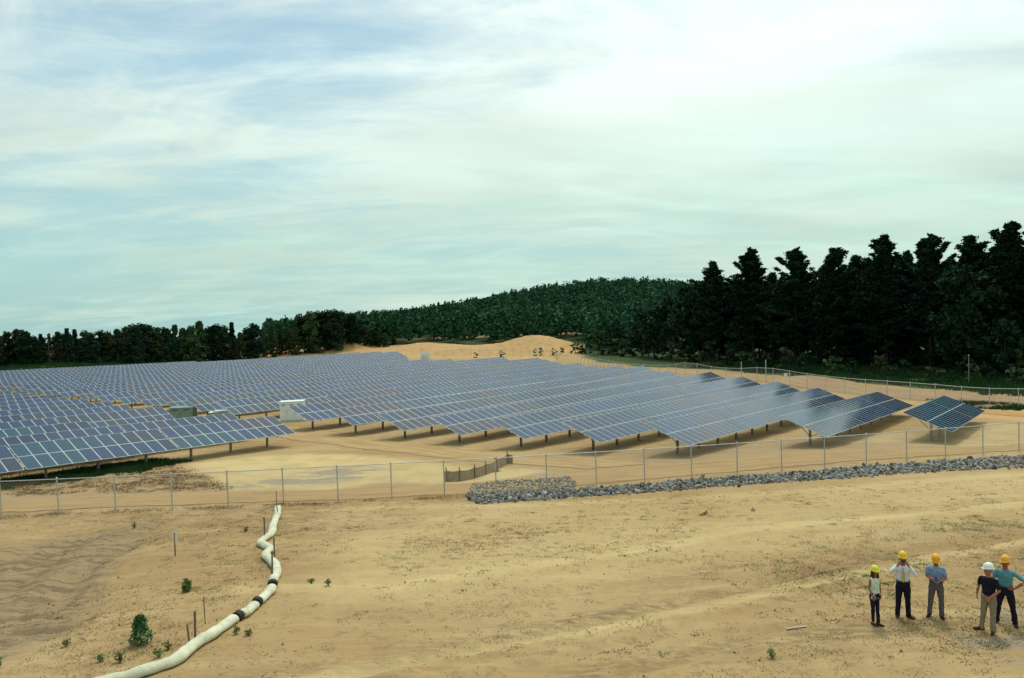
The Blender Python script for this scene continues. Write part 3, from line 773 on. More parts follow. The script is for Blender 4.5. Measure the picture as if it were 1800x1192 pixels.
M_WHITE = simple('white_painted_metal', (0.64, 0.70, 0.66), 0.5, 0.0, 0.06, 1.5, 0.4)
M_GREENBOX = simple('green_grey_paint', (0.16, 0.25, 0.21), 0.5, 0.0, 0.08, 1.5, 0.4)
M_CONC = simple('pale_concrete', (0.42, 0.43, 0.38), 0.85, 0.0, 0.12, 3, 0.2, 0.3)
M_DARK = simple('dark_recess', (0.03, 0.032, 0.03), 0.7, 0, 0.1, 3, 0.2)
ROWA = math.pi / 2 - TH
def cabinet(name, x, y, rz, size, mat, label, cat, parts):
    root = tag(link(name, None, None, (x, y, g1(x, y)), (0, 0, rz)), label, cat)
    w, d, h = size
    base = MB(); base.box((0, 0, 0.02), (w + 0.7, d + 0.7, 0.30)); base.obj('concrete_pad', M_CONC, root)
    body = MB(); body.box((0, 0, 0.17 + h / 2), (w, d, h)); body.obj('body', mat, root)
    top = MB(); top.box((0, 0, 0.17 + h + 0.035), (w + 0.10, d + 0.10, 0.07)); top.obj('roof', mat, root)
    for k in range(parts):
        dx = (k - (parts - 1) / 2) * (w / parts)
        dm = MB(); dm.box((0, 0, 0), (w / parts - 0.06, 0.03, h - 0.16))
        do = dm.obj('door', mat, root, (dx, -d / 2 - 0.016, 0.17 + h / 2))
        hm = MB(); hm.box((0, 0, 0), (0.03, 0.04, 0.22)); hm.obj('handle', M_DARK, do, (w / parts / 2 - 0.14, -0.035, 0))
        for q in (-1, 0, 1):
            vm = MB(); vm.box((0, 0, 0), (w / parts * 0.5, 0.02, 0.03)); vm.obj('vent_slat', M_DARK, do, (0, -0.022, h * 0.34 + q * 0.07))
    return root
cabinet('inverter_cabinet', -26.5, 90.3, 0.10, (2.75, 1.4, 2.15), M_WHITE, 'tall white equipment cabinet beside the aisle at the end of a row', 'cabinet', 3)
cabinet('transformer', -41.2, 94.0, 0.10, (2.75, 1.8, 1.35), M_GREENBOX, 'low green-grey transformer box between the left tables and the aisle', 'transformer', 2)
cabinet('switch_cabinet', -80.5, 132.5, 0.1, (1.7, 1.2, 1.5), M_WHITE, 'small white cabinet among the far tables at the left', 'cabinet', 1)
def low_pad(x, y, w, d, h, label):
    m = MB(); m.box((0, 0, h / 2 - 0.1), (w, d, h + 0.2)); m.box((w * 0.1, 0.1, h + 0.06), (w * 0.7, d * 0.6, 0.12))
    tag(m.obj('equipment_pad', M_WHITE, None, (x, y, g1(x, y)), (0, 0, 0.12)), label, 'equipment pad')
low_pad(-45.9, 92.8, 3.3, 2.2, 1.35, 'low white pad left of the green-grey transformer box')
low_pad(-38.6, 98.5, 2.4, 2.0, 0.45, 'flat white pad right of the green-grey transformer box')
# slatted enclosure near the far mound
root = tag(link('slatted_enclosure', None, None, (-27.2, 236, g1(-27.2, 236)), (0, 0, 0.2)), 'small pale slatted enclosure in front of the far sand mounds', 'enclosure')
for k in range(12):
    m = MB(); m.box((0, 0, 1.25), (0.17, 0.05, 2.5)); m.obj('slat', M_WHITE, root, ((k - 5.5) * 0.27, 0, 0))
m = MB(); m.box((0, 0.06, 2.2), (3.2, 0.06, 0.1)); m.box((0, 0.06, 0.4), (3.2, 0.06, 0.1)); m.obj('rail', M_WHITE, root)
m = MB(); m.box((0, 1.0, 1.0), (2.2, 1.2, 2.0)); m.obj('body', M_WHITE, root)
# notice on the far fence
m = MB(); m.box((0, 0, 1.55), (0.9, 0.02, 0.55)); 
sg = tag(m.obj('fence_sign', M_WHITE, None, (40.75, 112.75, g1(40.75, 112.75)), (0, 0, -0.95)), 'small white sign hanging on the far chain-link fence', 'sign')
m = MB(); m.box((0.28, -0.013, 1.55), (0.22, 0.006, 0.4)); m.obj('print', M_DARK, sg)

# ------------------------------------------------------------------ silt fence
M_CLOTH, t, b = new_mat('woven_silt_cloth')
oc = N(t, 'ShaderNodeTexCoord').outputs['Object']
t.links.new(mixc(t, ramp(t, noise(t, mapping(t, oc, sc=(1, 1, 3)), 2.5, 5, 0.6), 0.35, 0.65), (0.235, 0.180, 0.115), (0.320, 0.250, 0.165)), b.inputs['Base Color'])
b.inputs['Roughness'].default_value = 0.9
M_WOOD = simple('weathered_wood', (0.150, 0.085, 0.045), 0.85, 0, 0.2, 9, 0.15, 0.2)
SF = [(-4.7, 49.1), (-4.62, 49.3), (-3.78, 49.35), (-2.83, 50.4), (-2.1, 51.6), (-1.38, 53.4), (-0.65, 56.2), (-0.25, 56.0)]
ox, oy = SF[0]; oz = g1(ox, oy)
root = tag(link('silt_fence', None, None, (ox, oy, oz)), 'low brown cloth silt fence on stakes behind the chain-link fence', 'silt fence')
V, F = [], []; nseg = 6; pts = []
for i in range(len(SF) - 1):
    for k in range(nseg):
        u = k / nseg; x = SF[i][0] * (1 - u) + SF[i + 1][0] * u; y = SF[i][1] * (1 - u) + SF[i + 1][1] * u
        sag = math.sin(u * math.pi); pts.append((x + 0.06 * sag, y - 0.05 * sag, 0.72 - 0.07 * sag))
pts.append((SF[-1][0], SF[-1][1], 0.6))
for th_ in (0, 0.006):
    for (x, y, h) in pts:
        gz = g1(x, y)
        for q in (0, 0.5, 1): V.append((x - ox + th_, y - oy - 0.05 * (1 - q) ** 2 + th_, gz - oz - 0.05 + (h + 0.05) * q))
n = len(pts)
for s_ in (0, 1):
    for i in range(n - 1):
        for q in (0, 1):
            a_ = s_ * n * 3 + i * 3 + q; F.append([a_, a_ + 3, a_ + 4, a_ + 1] if s_ else [a_, a_ + 1, a_ + 4, a_ + 3])
link('cloth', mesh_np('cloth', V, np.array(F), [M_CLOTH], smooth=True), root)
for i, (x, y) in enumerate(SF[1:-1]):
    m = MB(); m.bar((0, 0, -0.3), (R.uniform(-.05, .05), R.uniform(-.03, .03), 0.95), 0.05); m.obj('stake', M_WOOD, root, (x - ox + 0.04, y - oy - 0.04, g1(x, y) - oz))

# ------------------------------------------------------------------ stones along the fence
M_ROCK = []
for k, c in enumerate([(0.200, 0.200, 0.185), (0.080, 0.082, 0.078), (0.350, 0.350, 0.315), (0.190, 0.168, 0.135)]):
    M_ROCK.append(simple('broken_granite_%s' % ['grey', 'dark', 'pale', 'brown'][k], c, 0.85, 0, 0.25, 5, 0.25, 0.4))
ico_v = None
def stone_geo(rng):
    """an angular block of twenty triangles"""
    ph = (1 + 5 ** 0.5) / 2
    v = np.array([(-1, ph, 0), (1, ph, 0), (-1, -ph, 0), (1, -ph, 0), (0, -1, ph), (0, 1, ph), (0, -1, -ph), (0, 1, -ph), (ph, 0, -1), (ph, 0, 1), (-ph, 0, -1), (-ph, 0, 1)]) / 1.9
    f = np.array([(0, 11, 5), (0, 5, 1), (0, 1, 7), (0, 7, 10), (0, 10, 11), (1, 5, 9), (5, 11, 4), (11, 10, 2), (10, 7, 6), (7, 1, 8), (3, 9, 4), (3, 4, 2), (3, 2, 6), (3, 6, 8), (3, 8, 9), (4, 9, 5), (2, 4, 11), (6, 2, 10), (8, 6, 7), (9, 8, 1)])
    v = v * (1 + rng.uniform(-0.28, 0.28, (12, 1))) * np.array([1.0, rng.uniform(0.6, 0.95), rng.uniform(0.5, 0.8)])
    v = v + rng.uniform(-0.12, 0.12, (12, 3))
    return v * 0.5, f
RO = [(-2.9, 42.9), (0.5, 43.4), (3.3, 44.1), (10.8, 46.0), (16.84, 47.0), (22.77, 48.2), (28.46, 49.3), (34.04, 50.0), (42, 52.0)]
RI = [(-2.1, 40.5), (0.33, 41.2), (4.38, 41.9), (9.85, 42.9), (15.48, 43.85), (20.69, 44.5), (25.72, 45.1), (30.29, 44.9), (38, 47)]
FAN = [(-3.0, 43), (-2.78, 47.6), (-1.4, 48.3), (1.2, 48.4), (3.4, 49.6), (3.7, 45.5), (2.6, 43.5)]
rr = np.random.RandomState(4)
def rand_rot():
    q = rr.randn(4); q /= np.linalg.norm(q); w, x, y, z = q
    return np.array([[1 - 2 * (y * y + z * z), 2 * (x * y - z * w), 2 * (x * z + y * w)], [2 * (x * y + z * w), 1 - 2 * (x * x + z * z), 2 * (y * z - x * w)], [2 * (x * z - y * w), 2 * (y * z + x * w), 1 - 2 * (x * x + y * y)]])
poly = RO + RI[::-1]
cand = []
def resample(P, n):
    P = np.array(P, float); s = np.concatenate([[0], np.cumsum(np.hypot(*np.diff(P, axis=0).T))]); q = np.linspace(0, s[-1], n)
    return np.column_stack([np.interp(q, s, P[:, 0]), np.interp(q, s, P[:, 1])])
A_, B_ = resample(RO, 400), resample(RI, 400)
while len(cand) < 7500:
    i = rr.randint(0, 400); v_ = rr.rand(); p = A_[i] * (1 - v_) + B_[i] * v_ + rr.normal(0, .12, 2) * (1 if rr.rand() < .93 else 3)
    s_ = rr.uniform(0.10, 0.26) * (1.0 if rr.rand() > .05 else 1.5)
    cand.append((p[0], p[1], s_, math.sin(v_ * math.pi)))
fan = []
while len(fan) < 3000:
    p = (rr.uniform(-3.2, 4), rr.uniform(43, 50))
    if inside(np.array([p[0]]), np.array([p[1]]), FAN)[0]: fan.append((p[0], p[1], rr.uniform(0.09, 0.18), 0.0))
zc = G(np.array([c[0] for c in cand + fan]), np.array([c[1] for c in cand + fan]))
rootx, rooty = cand[0][0], cand[0][1]; rootx, rooty = 12.0, 45.0; rz0 = g1(rootx, rooty)
bed = tag(link('riprap_bed', None, None, (rootx, rooty, rz0)), 'long bed of grey broken stone along the near side of the fence', 'stone bed')
stone_me = []
for k in range(12):
    v, f = stone_geo(rr); stone_me.append(mesh_np('stone', v, f, [M_ROCK[k % 4]]))
V, F, MI = [], [], []
order = sorted(range(len(cand)), key=lambda i: -cand[i][2] / cand[i][1])
single = set(order[:290])
nv = 0
for i, (x, y, s_, hgt) in enumerate(cand + fan):
    z = zc[i] + hgt * 0.04 + rr.uniform(-0.05, 0.05)
    if i in single:
        o = link('stone', stone_me[rr.randint(12)], bed, (x - rootx, y - rooty, z + 0.06 - rz0), tuple(rr.uniform(-3.1, 3.1, 3))); o.scale = (s_ * 1.05,) * 3
    else:
        v, f = stone_geo(rr); v = (v * s_) @ rand_rot().T + (x - rootx, y - rooty, z - rz0); V.append(v); F.append(f + nv); nv += 12; MI += [rr.randint(4)] * 20
me = mesh_np('stones', np.concatenate(V), np.concatenate(F), M_ROCK, MI)
tag(link('stones', me, bed), kind='stuff')

# ------------------------------------------------------------------ erosion-control socks
M_SOCK, t, b = new_mat('pale_mesh_sock')
geo_ = N(t, 'ShaderNodeNewGeometry').outputs['Position']
n1 = noise(t, geo_, 2.2, 5, 0.6); n2 = noise(t, geo_, 26.0, 4, 0.65)
c = mixc(t, ramp(t, n1, 0.35, 0.65), (0.46, 0.46, 0.32), (0.60, 0.60, 0.44))
c = mixc(t, math_(t, 'MULTIPLY', ramp(t, n2, 0.52, 0.68), 0.35), c, (0.30, 0.27, 0.17))
c = mixc(t, math_(t, 'MULTIPLY', ramp(t, noise(t, mapping(t, geo_, sc=(1, 1, 2.5)), 5.0, 6, 0.7), 0.56, 0.68), 0.55), c, (0.27, 0.20, 0.11))
t.links.new(c, b.inputs['Base Color']); b.inputs['Roughness'].default_value = 0.9
bp = N(t, 'ShaderNodeBump'); bp.inputs['Strength'].default_value = 0.5; bp.inputs['Distance'].default_value = 0.02
t.links.new(n2, bp.inputs['Height']); t.links.new(bp.outputs[0], b.inputs['Normal'])
M_BLACKBAND = simple('black_wrap', (0.022, 0.018, 0.015), 0.7, 0, 0.3, 12, 0.3)
def catmull(P, n=8):
    out = []
    for i in range(len(P) - 1):
        p0_, p1_, p2_, p3_ = P[max(i - 1, 0)], P[i], P[i + 1], P[min(i + 2, len(P) - 1)]
        for k in range(n):
            u = k / n
            out.append(tuple(0.5 * ((2 * b_) + (-a_ + c_) * u + (2 * a_ - 5 * b_ + 4 * c_ - d_) * u * u + (-a_ + 3 * b_ - 3 * c_ + d_) * u ** 3) for a_, b_, c_, d_ in zip(p0_, p1_, p2_, p3_)))
    out.append(tuple(P[-1])); return out
def sock(P, r, label, closed_a=True, closed_b=True, seed=0):
    Q = catmull(P, 9); ox, oy = Q[0]; oz = g1(ox, oy); rs = random.Random(seed)
    zs = G(np.array([q[0] for q in Q]), np.array([q[1] for q in Q]))
    n = 18; V, F = [], []; m = len(Q); ph = [rs.uniform(0, 6.3) for _ in range(4)]
    for i, (x, y) in enumerate(Q):
        a = Q[max(i - 1, 0)]; c = Q[min(i + 1, m - 1)]; dx, dy = c[0] - a[0], c[1] - a[1]; L = math.hypot(dx, dy) or 1; nx, ny = dy / L, -dx / L
        e = min(i, m - 1 - i) / 2.2
        rad = r * (1 + 0.05 * math.sin(i * 0.31 + ph[0]) + 0.03 * math.sin(i * 0.9 + ph[1])) * math.sqrt(min(1.0, 0.25 + e * 0.75)) if (i < 3 and closed_a) or (i > m - 4 and closed_b) else r * (1 + 0.05 * math.sin(i * 0.31 + ph[0]) + 0.03 * math.sin(i * 0.9 + ph[1]))
        for k in range(n):
            t_ = 2 * math.pi * k / n
            ca, sa = math.cos(t_), math.sin(t_)
            vz = rad * (sa * 0.86 if sa > 0 else sa * 0.62) + rad * 0.60
            V.append((x - ox + nx * rad * 1.06 * ca, y - oy + ny * rad * 1.06 * ca, zs[i] - oz + vz))
    for i in range(m - 1):
        for k in range(n): F.append([i * n + k, i * n + (k + 1) % n, (i + 1) * n + (k + 1) % n, (i + 1) * n + k])
    me = mesh_np('erosion_sock', V, [np.array(F), np.array([list(range(n - 1, -1, -1)), [(m - 1) * n + k for k in range(n)]])], [M_SOCK], smooth=True)
    o = tag(link('erosion_sock', me, None, (ox, oy, oz)), label, 'erosion sock', 'filter socks laid end to end down the bank')
    return o, Q
S1 = [(-13.18, 41.3), (-12.32, 38.42), (-11.62, 35.6), (-10.97, 33.23), (-10.85, 31.5), (-9.98, 30.13), (-9.95, 29.38), (-9.31, 28.28), (-8.8, 27.09), (-8.43, 25.5)]
S2 = [(-8.30, 25.0), (-8.24, 24.5), (-8.27, 24.0), (-8.30, 23.62)]
S3 = [(-8.28, 23.3), (-8.30, 22.9), (-8.34, 22.6), (-8.39, 22.34)]
S4 = [(-8.46, 22.05), (-8.54, 21.32), (-8.61, 20.59), (-8.73, 19.98), (-8.80, 19.46), (-8.85, 18.93), (-9.1, 18.60), (-9.5, 18.25), (-10.0, 18.0), (-10.8, 17.6), (-12.2, 17.1)]
socks = [sock(S1, 0.165, 'long crooked pale sock, the upper one, ending near the fence', seed=1), sock(S2, 0.16, 'short pale sock just below the long crooked upper sock', seed=2),
         sock(S3, 0.16, 'short pale sock just above the long lower sock', seed=3), sock(S4, 0.175, 'long pale sock, the lowest one, running off the bottom edge', seed=4)]
for k, (a_, b_) in enumerate(((S1[-1], S2[0]), (S2[-1], S3[0]), (S3[-1], S4[0]))):
    o, Q = socks[k]
    x, y = a_[0] * .5 + b_[0] * .5, a_[1] * .5 + b_[1] * .5; z = g1(x, y)
    d = Vector((b_[0] - a_[0], b_[1] - a_[1], 0)).normalized()
    m = MB(); p0_ = Vector((x, y, z + 0.12)) - o.location
    m.tube([p0_ - d * 0.10, p0_ - d * 0.08, p0_ + d * 0.02, p0_ + d * 0.09, p0_ + d * 0.10], [0.10, 0.175, 0.160, 0.168, 0.09], 14, True)
    m.obj('black_wrap', M_BLACKBAND, o, smooth=False)
# stakes driven through and beside the socks
STK = [(-13.75, 42.9, 0.75, 'first wooden stake from the fence, above the upper sock'), (-12.2, 38.2, 0.80, 'wooden stake through the top of the upper sock'),
       (-10.95, 32.3, 1.0, 'thick stake at the left bend of the upper sock'), (-9.35, 28.6, 0.95, 'dark stake at the middle of the upper sock'),
       (-8.62, 26.0, 1.05, 'dark stake at the lower end of the upper sock'), (-9.02, 20.55, 0.85, 'taller of two stakes at the lowest sock'),
       (-8.98, 20.15, 0.62, 'shorter thicker stake of the pair at the lowest sock'), (-9.3, 21.94, 0.80, 'thin bare stick left of the lowest sock')]
for x, y, h, lab in STK:
    m = MB(); w = 0.022 if 'thin' in lab else 0.042
    m.bar((0, 0, -0.25), (R.uniform(-.06, .06), R.uniform(-.04, .04), h), w); m.bar((0, 0, h * 0.0), (0, 0, 0.05), w * 1.02)
    tag(m.obj('wooden_stake', simple('stake_wood', (0.15, 0.115, 0.085), 0.85, 0, 0.2, 9, .15) if not bpy.data.materials.get('stake_wood') else bpy.data.materials['stake_wood'], None, (x, y, g1(x, y))), lab, 'stake', 'stakes by the filter socks')
# survey stake with a written face
M_RED = simple('red_marking', (0.42, 0.05, 0.03), 0.7, 0, 0.1, 6)
x, y = -13.89, 30.24
root = tag(link('survey_stake', None, None, (x, y, g1(x, y))), 'reddish wooden survey stake with a white marked top', 'survey stake')
m = MB(); m.bar((0, 0, -0.3), (0.02, 0, 0.97), 0.07, 0.03); m.obj('lath', simple('reddish_lath', (0.25, 0.10, 0.05), 0.85, 0, .2, 8, .15), root)
m = MB(); m.box((0.028, -0.020, 0.74), (0.15, 0.008, 0.50)); m.obj('white_face', M_WHITE, root)
m = MB()
for k in range(6): m.box((0.028 + (k % 2) * 0.012 - 0.006, -0.0265, 0.54 + k * 0.07), (0.045 + 0.012 * (k % 3), 0.005, 0.022))
m.obj('red_lettering', M_RED, root)

# ------------------------------------------------------------------ vegetation
def leaf_mat(name, lo, hi, rough=0.7, trans=0.18):
    m, t, b = new_mat(name)
    g = N(t, 'ShaderNodeNewGeometry')
    oi = N(t, 'ShaderNodeObjectInfo')
    n = noise(t, g.outputs['Position'], 0.35, 3, 0.6)
    f = math_(t, 'ADD', math_(t, 'MULTIPLY', g.outputs['Random Per Island'], 0.55), math_(t, 'MULTIPLY', ramp(t, n, 0.35, 0.65), 0.45))
    c = mixc(t, f, lo, hi)
    hsv = N(t, 'ShaderNodeHueSaturation')
    t.links.new(c, hsv.inputs['Color'])
    t.links.new(math_(t, 'ADD', 0.47, math_(t, 'MULTIPLY', oi.outputs['Random'], 0.06)), hsv.inputs['Hue'])
    t.links.new(math_(t, 'ADD', 0.75, math_(t, 'MULTIPLY', oi.outputs['Random'], 0.5)), hsv.inputs['Value'])
    t.links.new(hsv.outputs[0], b.inputs['Base Color'])
    b.inputs['Roughness'].default_value = rough
    b.inputs['Specular IOR Level'].default_value = 0.04
    return m
L_PINE = leaf_mat('pine_needles', (0.005, 0.018, 0.011), (0.016, 0.044, 0.024))
L_OAK = leaf_mat('broad_leaves', (0.007, 0.026, 0.012), (0.022, 0.052, 0.024))
L_BIRCH = leaf_mat('birch_leaves', (0.022, 0.050, 0.020), (0.068, 0.098, 0.040))
L_RUST = leaf_mat('rusty_leaves', (0.060, 0.045, 0.015), (0.110, 0.075, 0.025))
L_FOREST = leaf_mat('forest_leaves', (0.008, 0.040, 0.014), (0.034, 0.090, 0.030))
M_BARK = simple('dark_bark', (0.040, 0.030, 0.024), 0.9, 0, 0.3, 8, 0.1, 0.3)
M_BARKP = simple('pale_bark', (0.16, 0.15, 0.13), 0.85, 0, 0.3, 8, 0.1)
def quads(C, size, rs, flat=0.0, aspect=1.6):
    """leaf sprays: one small quad per centre, random facing"""
    n = len(C); a = rs.randn(n, 3); a[:, 2] *= (1 - flat); a /= np.linalg.norm(a, axis=1)[:, None] + 1e-9
    b = rs.randn(n, 3); b[:, 2] *= (1 - flat); b -= (b * a).sum(1)[:, None] * a; b /= np.linalg.norm(b, axis=1)[:, None] + 1e-9
    s = (size * rs.uniform(0.6, 1.35, n))[:, None]
    a = a * s * aspect * 0.5; b = b * s * 0.5
    V = np.stack([C - a, C - b * 0.9, C + a, C + b], 1).reshape(-1, 3)
    F = np.arange(n * 4).reshape(n, 4)
    return V, F
def pine(seed, H=25.0, Rm=4.2, bare=0.22, lean=0.0):
    rs = np.random.RandomState(seed); wood = MB(); C = []
    tp = [(0.0, 0, 0)]; x = y = 0
    for k in range(1, 9):
        x += rs.uniform(-.18, .18) + lean * 0.3; y += rs.uniform(-.18, .18); tp.append((x, y, H * k / 8 * 0.985))
    wood.tube(tp, [0.34 * (1 - k / 8.4) + 0.03 for k in range(9)], 7)
    def at(h):
        q = h / H * 8 / 0.985; i = min(int(q), 7); u = q - i; a, b = tp[i], tp[i + 1]
        return np.array([a[j] * (1 - u) + b[j] * u for j in range(3)])
    h = H * bare
    lop = rs.uniform(0, 6.28)
    forks = [(rs.uniform(0.62, 0.80) * H, rs.uniform(0, 6.28), rs.uniform(1.4, 3.0)) for _ in range(rs.randint(1, 4))]
    def tuft(p, s, n_):
        C.append(p + rs.normal(0, 1, (n_, 3)) * np.array([s * 1.1, s * 1.1, s * 0.28]))
    for fh, fa, fr in forks:      # extra leaders make the ragged, many-pointed tops of old white pines
        o = at(fh); e = o + np.array([math.cos(fa) * fr, math.sin(fa) * fr, (H - fh) * rs.uniform(0.45, 0.9)])
        wood.tube([o, o * .5 + e * .5 + np.array([math.cos(fa) * .4, math.sin(fa) * .4, 0]), e], [0.10, 0.06, 0.02], 5, False)
        for q in range(48):
            u = rs.rand() ** 0.8; a2 = rs.uniform(0, 6.28); r2_ = rs.uniform(0.1, 1.7) * (1.08 - u)
            tuft(o * (1 - u) + e * u + np.array([math.cos(a2) * r2_, math.sin(a2) * r2_, 0.35 * r2_]), 0.24, 9)
    while h < H * 0.99:
        t = h / H
        prof = Rm * min(1, ((1 - t) * 2.3) ** 0.85 + 0.03) * (0.35 + 0.65 * min(1, (t - bare * 0.6) * 3.2))
        nb = rs.randint(3, 6)
        for _ in range(nb):
            az = rs.uniform(0, 6.28); L = prof * rs.uniform(0.35, 1.1) * (1 + 0.3 * math.cos(az - lop))
            if rs.rand() < 0.14: L *= 1.4
            rise = (0.12 + 1.5 * max(0, t - 0.5)) * L + rs.uniform(-.2, .3); o = at(h)
            e = o + np.array([math.cos(az) * L, math.sin(az) * L, rise])
            mid = o * 0.5 + e * 0.5 - np.array([0, 0, 0.12 * L])
            wood.tube([o, mid, e], [0.07 * (1.2 - t), 0.045 * (1.2 - t), 0.015], 4, False)
            if t < bare + 0.10 and rs.rand() < 0.6: continue       # dead lower limbs
            ncl = int(6 + L * 6.5)
            for q in range(ncl):
                u = 0.22 + 0.80 * rs.rand() ** 0.75
                p = (o * (1 - u) + e * u) - np.array([0, 0, 0.12 * L * 4 * u * (1 - u) if u < 1 else 0])
                side_ = rs.choice([-1, 1]) * rs.rand() ** 0.7 * (0.10 + 0.34 * L * (1.08 - u) * min(1, u * 1.6))
                p = p + np.array([-math.sin(az) * side_ + math.cos(az) * abs(side_) * .5, math.cos(az) * side_ + math.sin(az) * abs(side_) * .5, 0.10 * abs(side_) + rs.normal(0.05, 0.07)])
                tuft(p, 0.25, 8)
        h += rs.uniform(0.40, 0.95) * (1 if t < 0.8 else 0.75)
    C = np.concatenate(C)
    V, F = quads(C, 0.32, rs, 0.45, 2.6)
    return wood.mesh('trunk', M_BARK), mesh_np('crown', V, F, [L_PINE])
def broad(seed, H, Rw, mat, bark, base=0.18, leaf=0.34, dens=1.0, pointy=0.0):
    rs = np.random.RandomState(seed); wood = MB(); C = []
    tp = [(0, 0, 0)]; x = y = 0
    for k in range(1, 6):
        x += rs.uniform(-.15, .15); y += rs.uniform(-.15, .15); tp.append((x, y, H * 0.92 * k / 5))
    wood.tube(tp, [0.018 * H * (1 - k / 5.6) + 0.02 for k in range(6)], 6)
    ncl = int(34 * dens * (H / 10) ** 0.8)
    for _ in range(ncl):
        t = base + (1 - base) * rs.rand() ** 0.9
        w = Rw * (math.sin(math.pi * min(1, (t - base) / (1 - base) * 0.80 + 0.20)) ** 0.6) * (1 - pointy * (t - base))
        az = rs.uniform(0, 6.28); r = w * math.sqrt(rs.rand()) * rs.uniform(.7, 1.15)
        p = np.array([math.cos(az) * r, math.sin(az) * r, H * t])
        i = min(int(t * 5 / 0.92), 4); o = np.array(tp[i])
        if rs.rand() < 0.5: wood.tube([o, o * .5 + p * .5 + np.array([0, 0, -.1]), p], [0.05, 0.03, 0.01], 4, False)
        cs = rs.uniform(0.45, 0.95) * Rw * 0.36
        k = int(36 * dens)
        q = rs.normal(0, 1, (k, 3)); q /= np.linalg.norm(q, axis=1)[:, None]; q *= (rs.rand(k, 1) ** 0.4) * cs; q[:, 2] *= 0.75
        C.append(p + q)
    C = np.concatenate(C); V, F = quads(C, leaf, rs, 0.1, 1.35)
    return wood.mesh('trunk', bark), mesh_np('crown', V, F, [mat])
def place_tree(name, pair, x, y, label, group, s=1.0, rz=None, sz=None, sink=0.1, cat='tree'):
    t = link(name, None, None, (x, y, g1(x, y) - sink), (0, 0, R.uniform(0, 6.28) if rz is None else rz))
    t.scale = (s, s, sz or s); tag(t, label, cat, group)
    link('trunk', pair[0], t); link('crown', pair[1], t)
    return t
R = random.Random(77)
PINES = [pine(s, 25, r_, b_, l_) for s, r_, b_, l_ in ((1, 6.0, .10, 0), (2, 5.2, .16, .3), (3, 6.6, .12, 0), (4, 5.6, .2, -.3), (5, 6.2, .1, .2))]
# front rank of tall pines (x in metres right, y ahead, top height, kind)
FRONT = []
def tree_at(px, Y, topy):
    """world place and height of a tree whose top shows at a given bearing"""
    x = (px - 900) / FPX * Y; hor = 536.3 - (px - 900) * 0.0336
    return x, Y, 12 + (hor - topy) / FPX * Y - g1(x, Y)
for px, Y, ty in ((1255, 178, 462), (1325, 168, 441), (1398, 160, 439), (1470, 152, 438), (1510, 158, 452), (1560, 142, 416), (1598, 150, 446), (1636, 138, 414), (1708, 134, 417), (1775, 126, 396), (1838, 124, 392), (1900, 122, 388), (1965, 120, 400)):
    FRONT.append(tree_at(px, Y, ty))
for i, (x, y, h) in enumerate(FRONT):
    lab = '%s tall dark pine from the left in the front rank at right' % ORD[i + 1]
    place_tree('pine_tree', PINES[(i * 2 + 1) % 5], x, y, lab, 'tall pines at the right', h / 25 * 0.9, None, h / 25)
k = 0
for row, (dY, dtop) in enumerate(((10, 26), (20, 20), (32, 22))):
    for kk, px in enumerate(range(1235 + row * 17, 2050, 42 if row < 2 else 36), 1):
        Y = 178 - (px - 1255) * 0.085 + dY + R.uniform(-3, 3)
        base = np.interp(px, [1230, 1255, 1325, 1470, 1560, 1640, 1775, 1900], [500, 480, 462, 458, 440, 440, 418, 410])
        x, y, h = tree_at(px, Y, base + dtop + R.uniform(-8, 14)); k += 1
        place_tree('pine_tree', PINES[R.randrange(5)], x, y, '%s pine from the left in the %s rank behind the front pines' % (ORD[kk], ORD[row + 1]), 'pines deeper in the right wood', h / 25 * 0.95, None, h / 25)
OAKS = [broad(20 + s, 13, 4.2, L_OAK, M_BARK, 0.10, 0.50, 1.25) for s in range(4)]
OAKS2 = [broad(30 + s, 10, 3.0, L_BIRCH, M_BARK, 0.08, 0.42, 1.1) for s in range(3)]
# broad-leaved trees standing before the pines and filling their feet
for i, (px, Y, ty, kind) in enumerate(((1128, 214, 548, 0), (1150, 205, 532, 0), (1180, 200, 522, 0), (1212, 192, 506, 0), (1235, 190, 495, 0), (1085, 226, 560, 0), (1300, 172, 560, 0), (1370, 166, 572, 0), (1440, 160, 580, 0),
                                       (1520, 154, 585, 0), (1600, 148, 560, 0), (1665, 140, 560, 0), (1690, 128, 468, 0), (1720, 126, 478, 0), (1770, 120, 560, 0), (1800, 118, 600, 1), (1835, 117, 560, 0), (1900, 114, 520, 0))):
    x, y, h = tree_at(px, Y, ty); S = OAKS if kind == 0 else OAKS2; H0 = 13 if kind == 0 else 10
    place_tree('broadleaf_tree', S[i % len(S)], x, y, '%s dark broad-leaved tree from the left along the edge of the right wood' % ORD[i + 1], 'broad-leaved trees at the edge of the right wood', min(h / H0, 1.35), None, h / H0)
for i in range(30):
    px = 1130 + i * 27; Y = np.interp(px, [1130, 1255, 1775, 1950], [232, 196, 146, 140]) + R.uniform(-3, 5)
    x = (px - 900) / FPX * Y; h = R.uniform(7.5, 10.5)
    place_tree('understory_tree', OAKS[i % 4], x, Y, '%s low leafy tree from the left in the shade under the right pines' % ORD[i + 1], 'understory trees under the right pines', h / 13 * 1.25, None, h / 13)
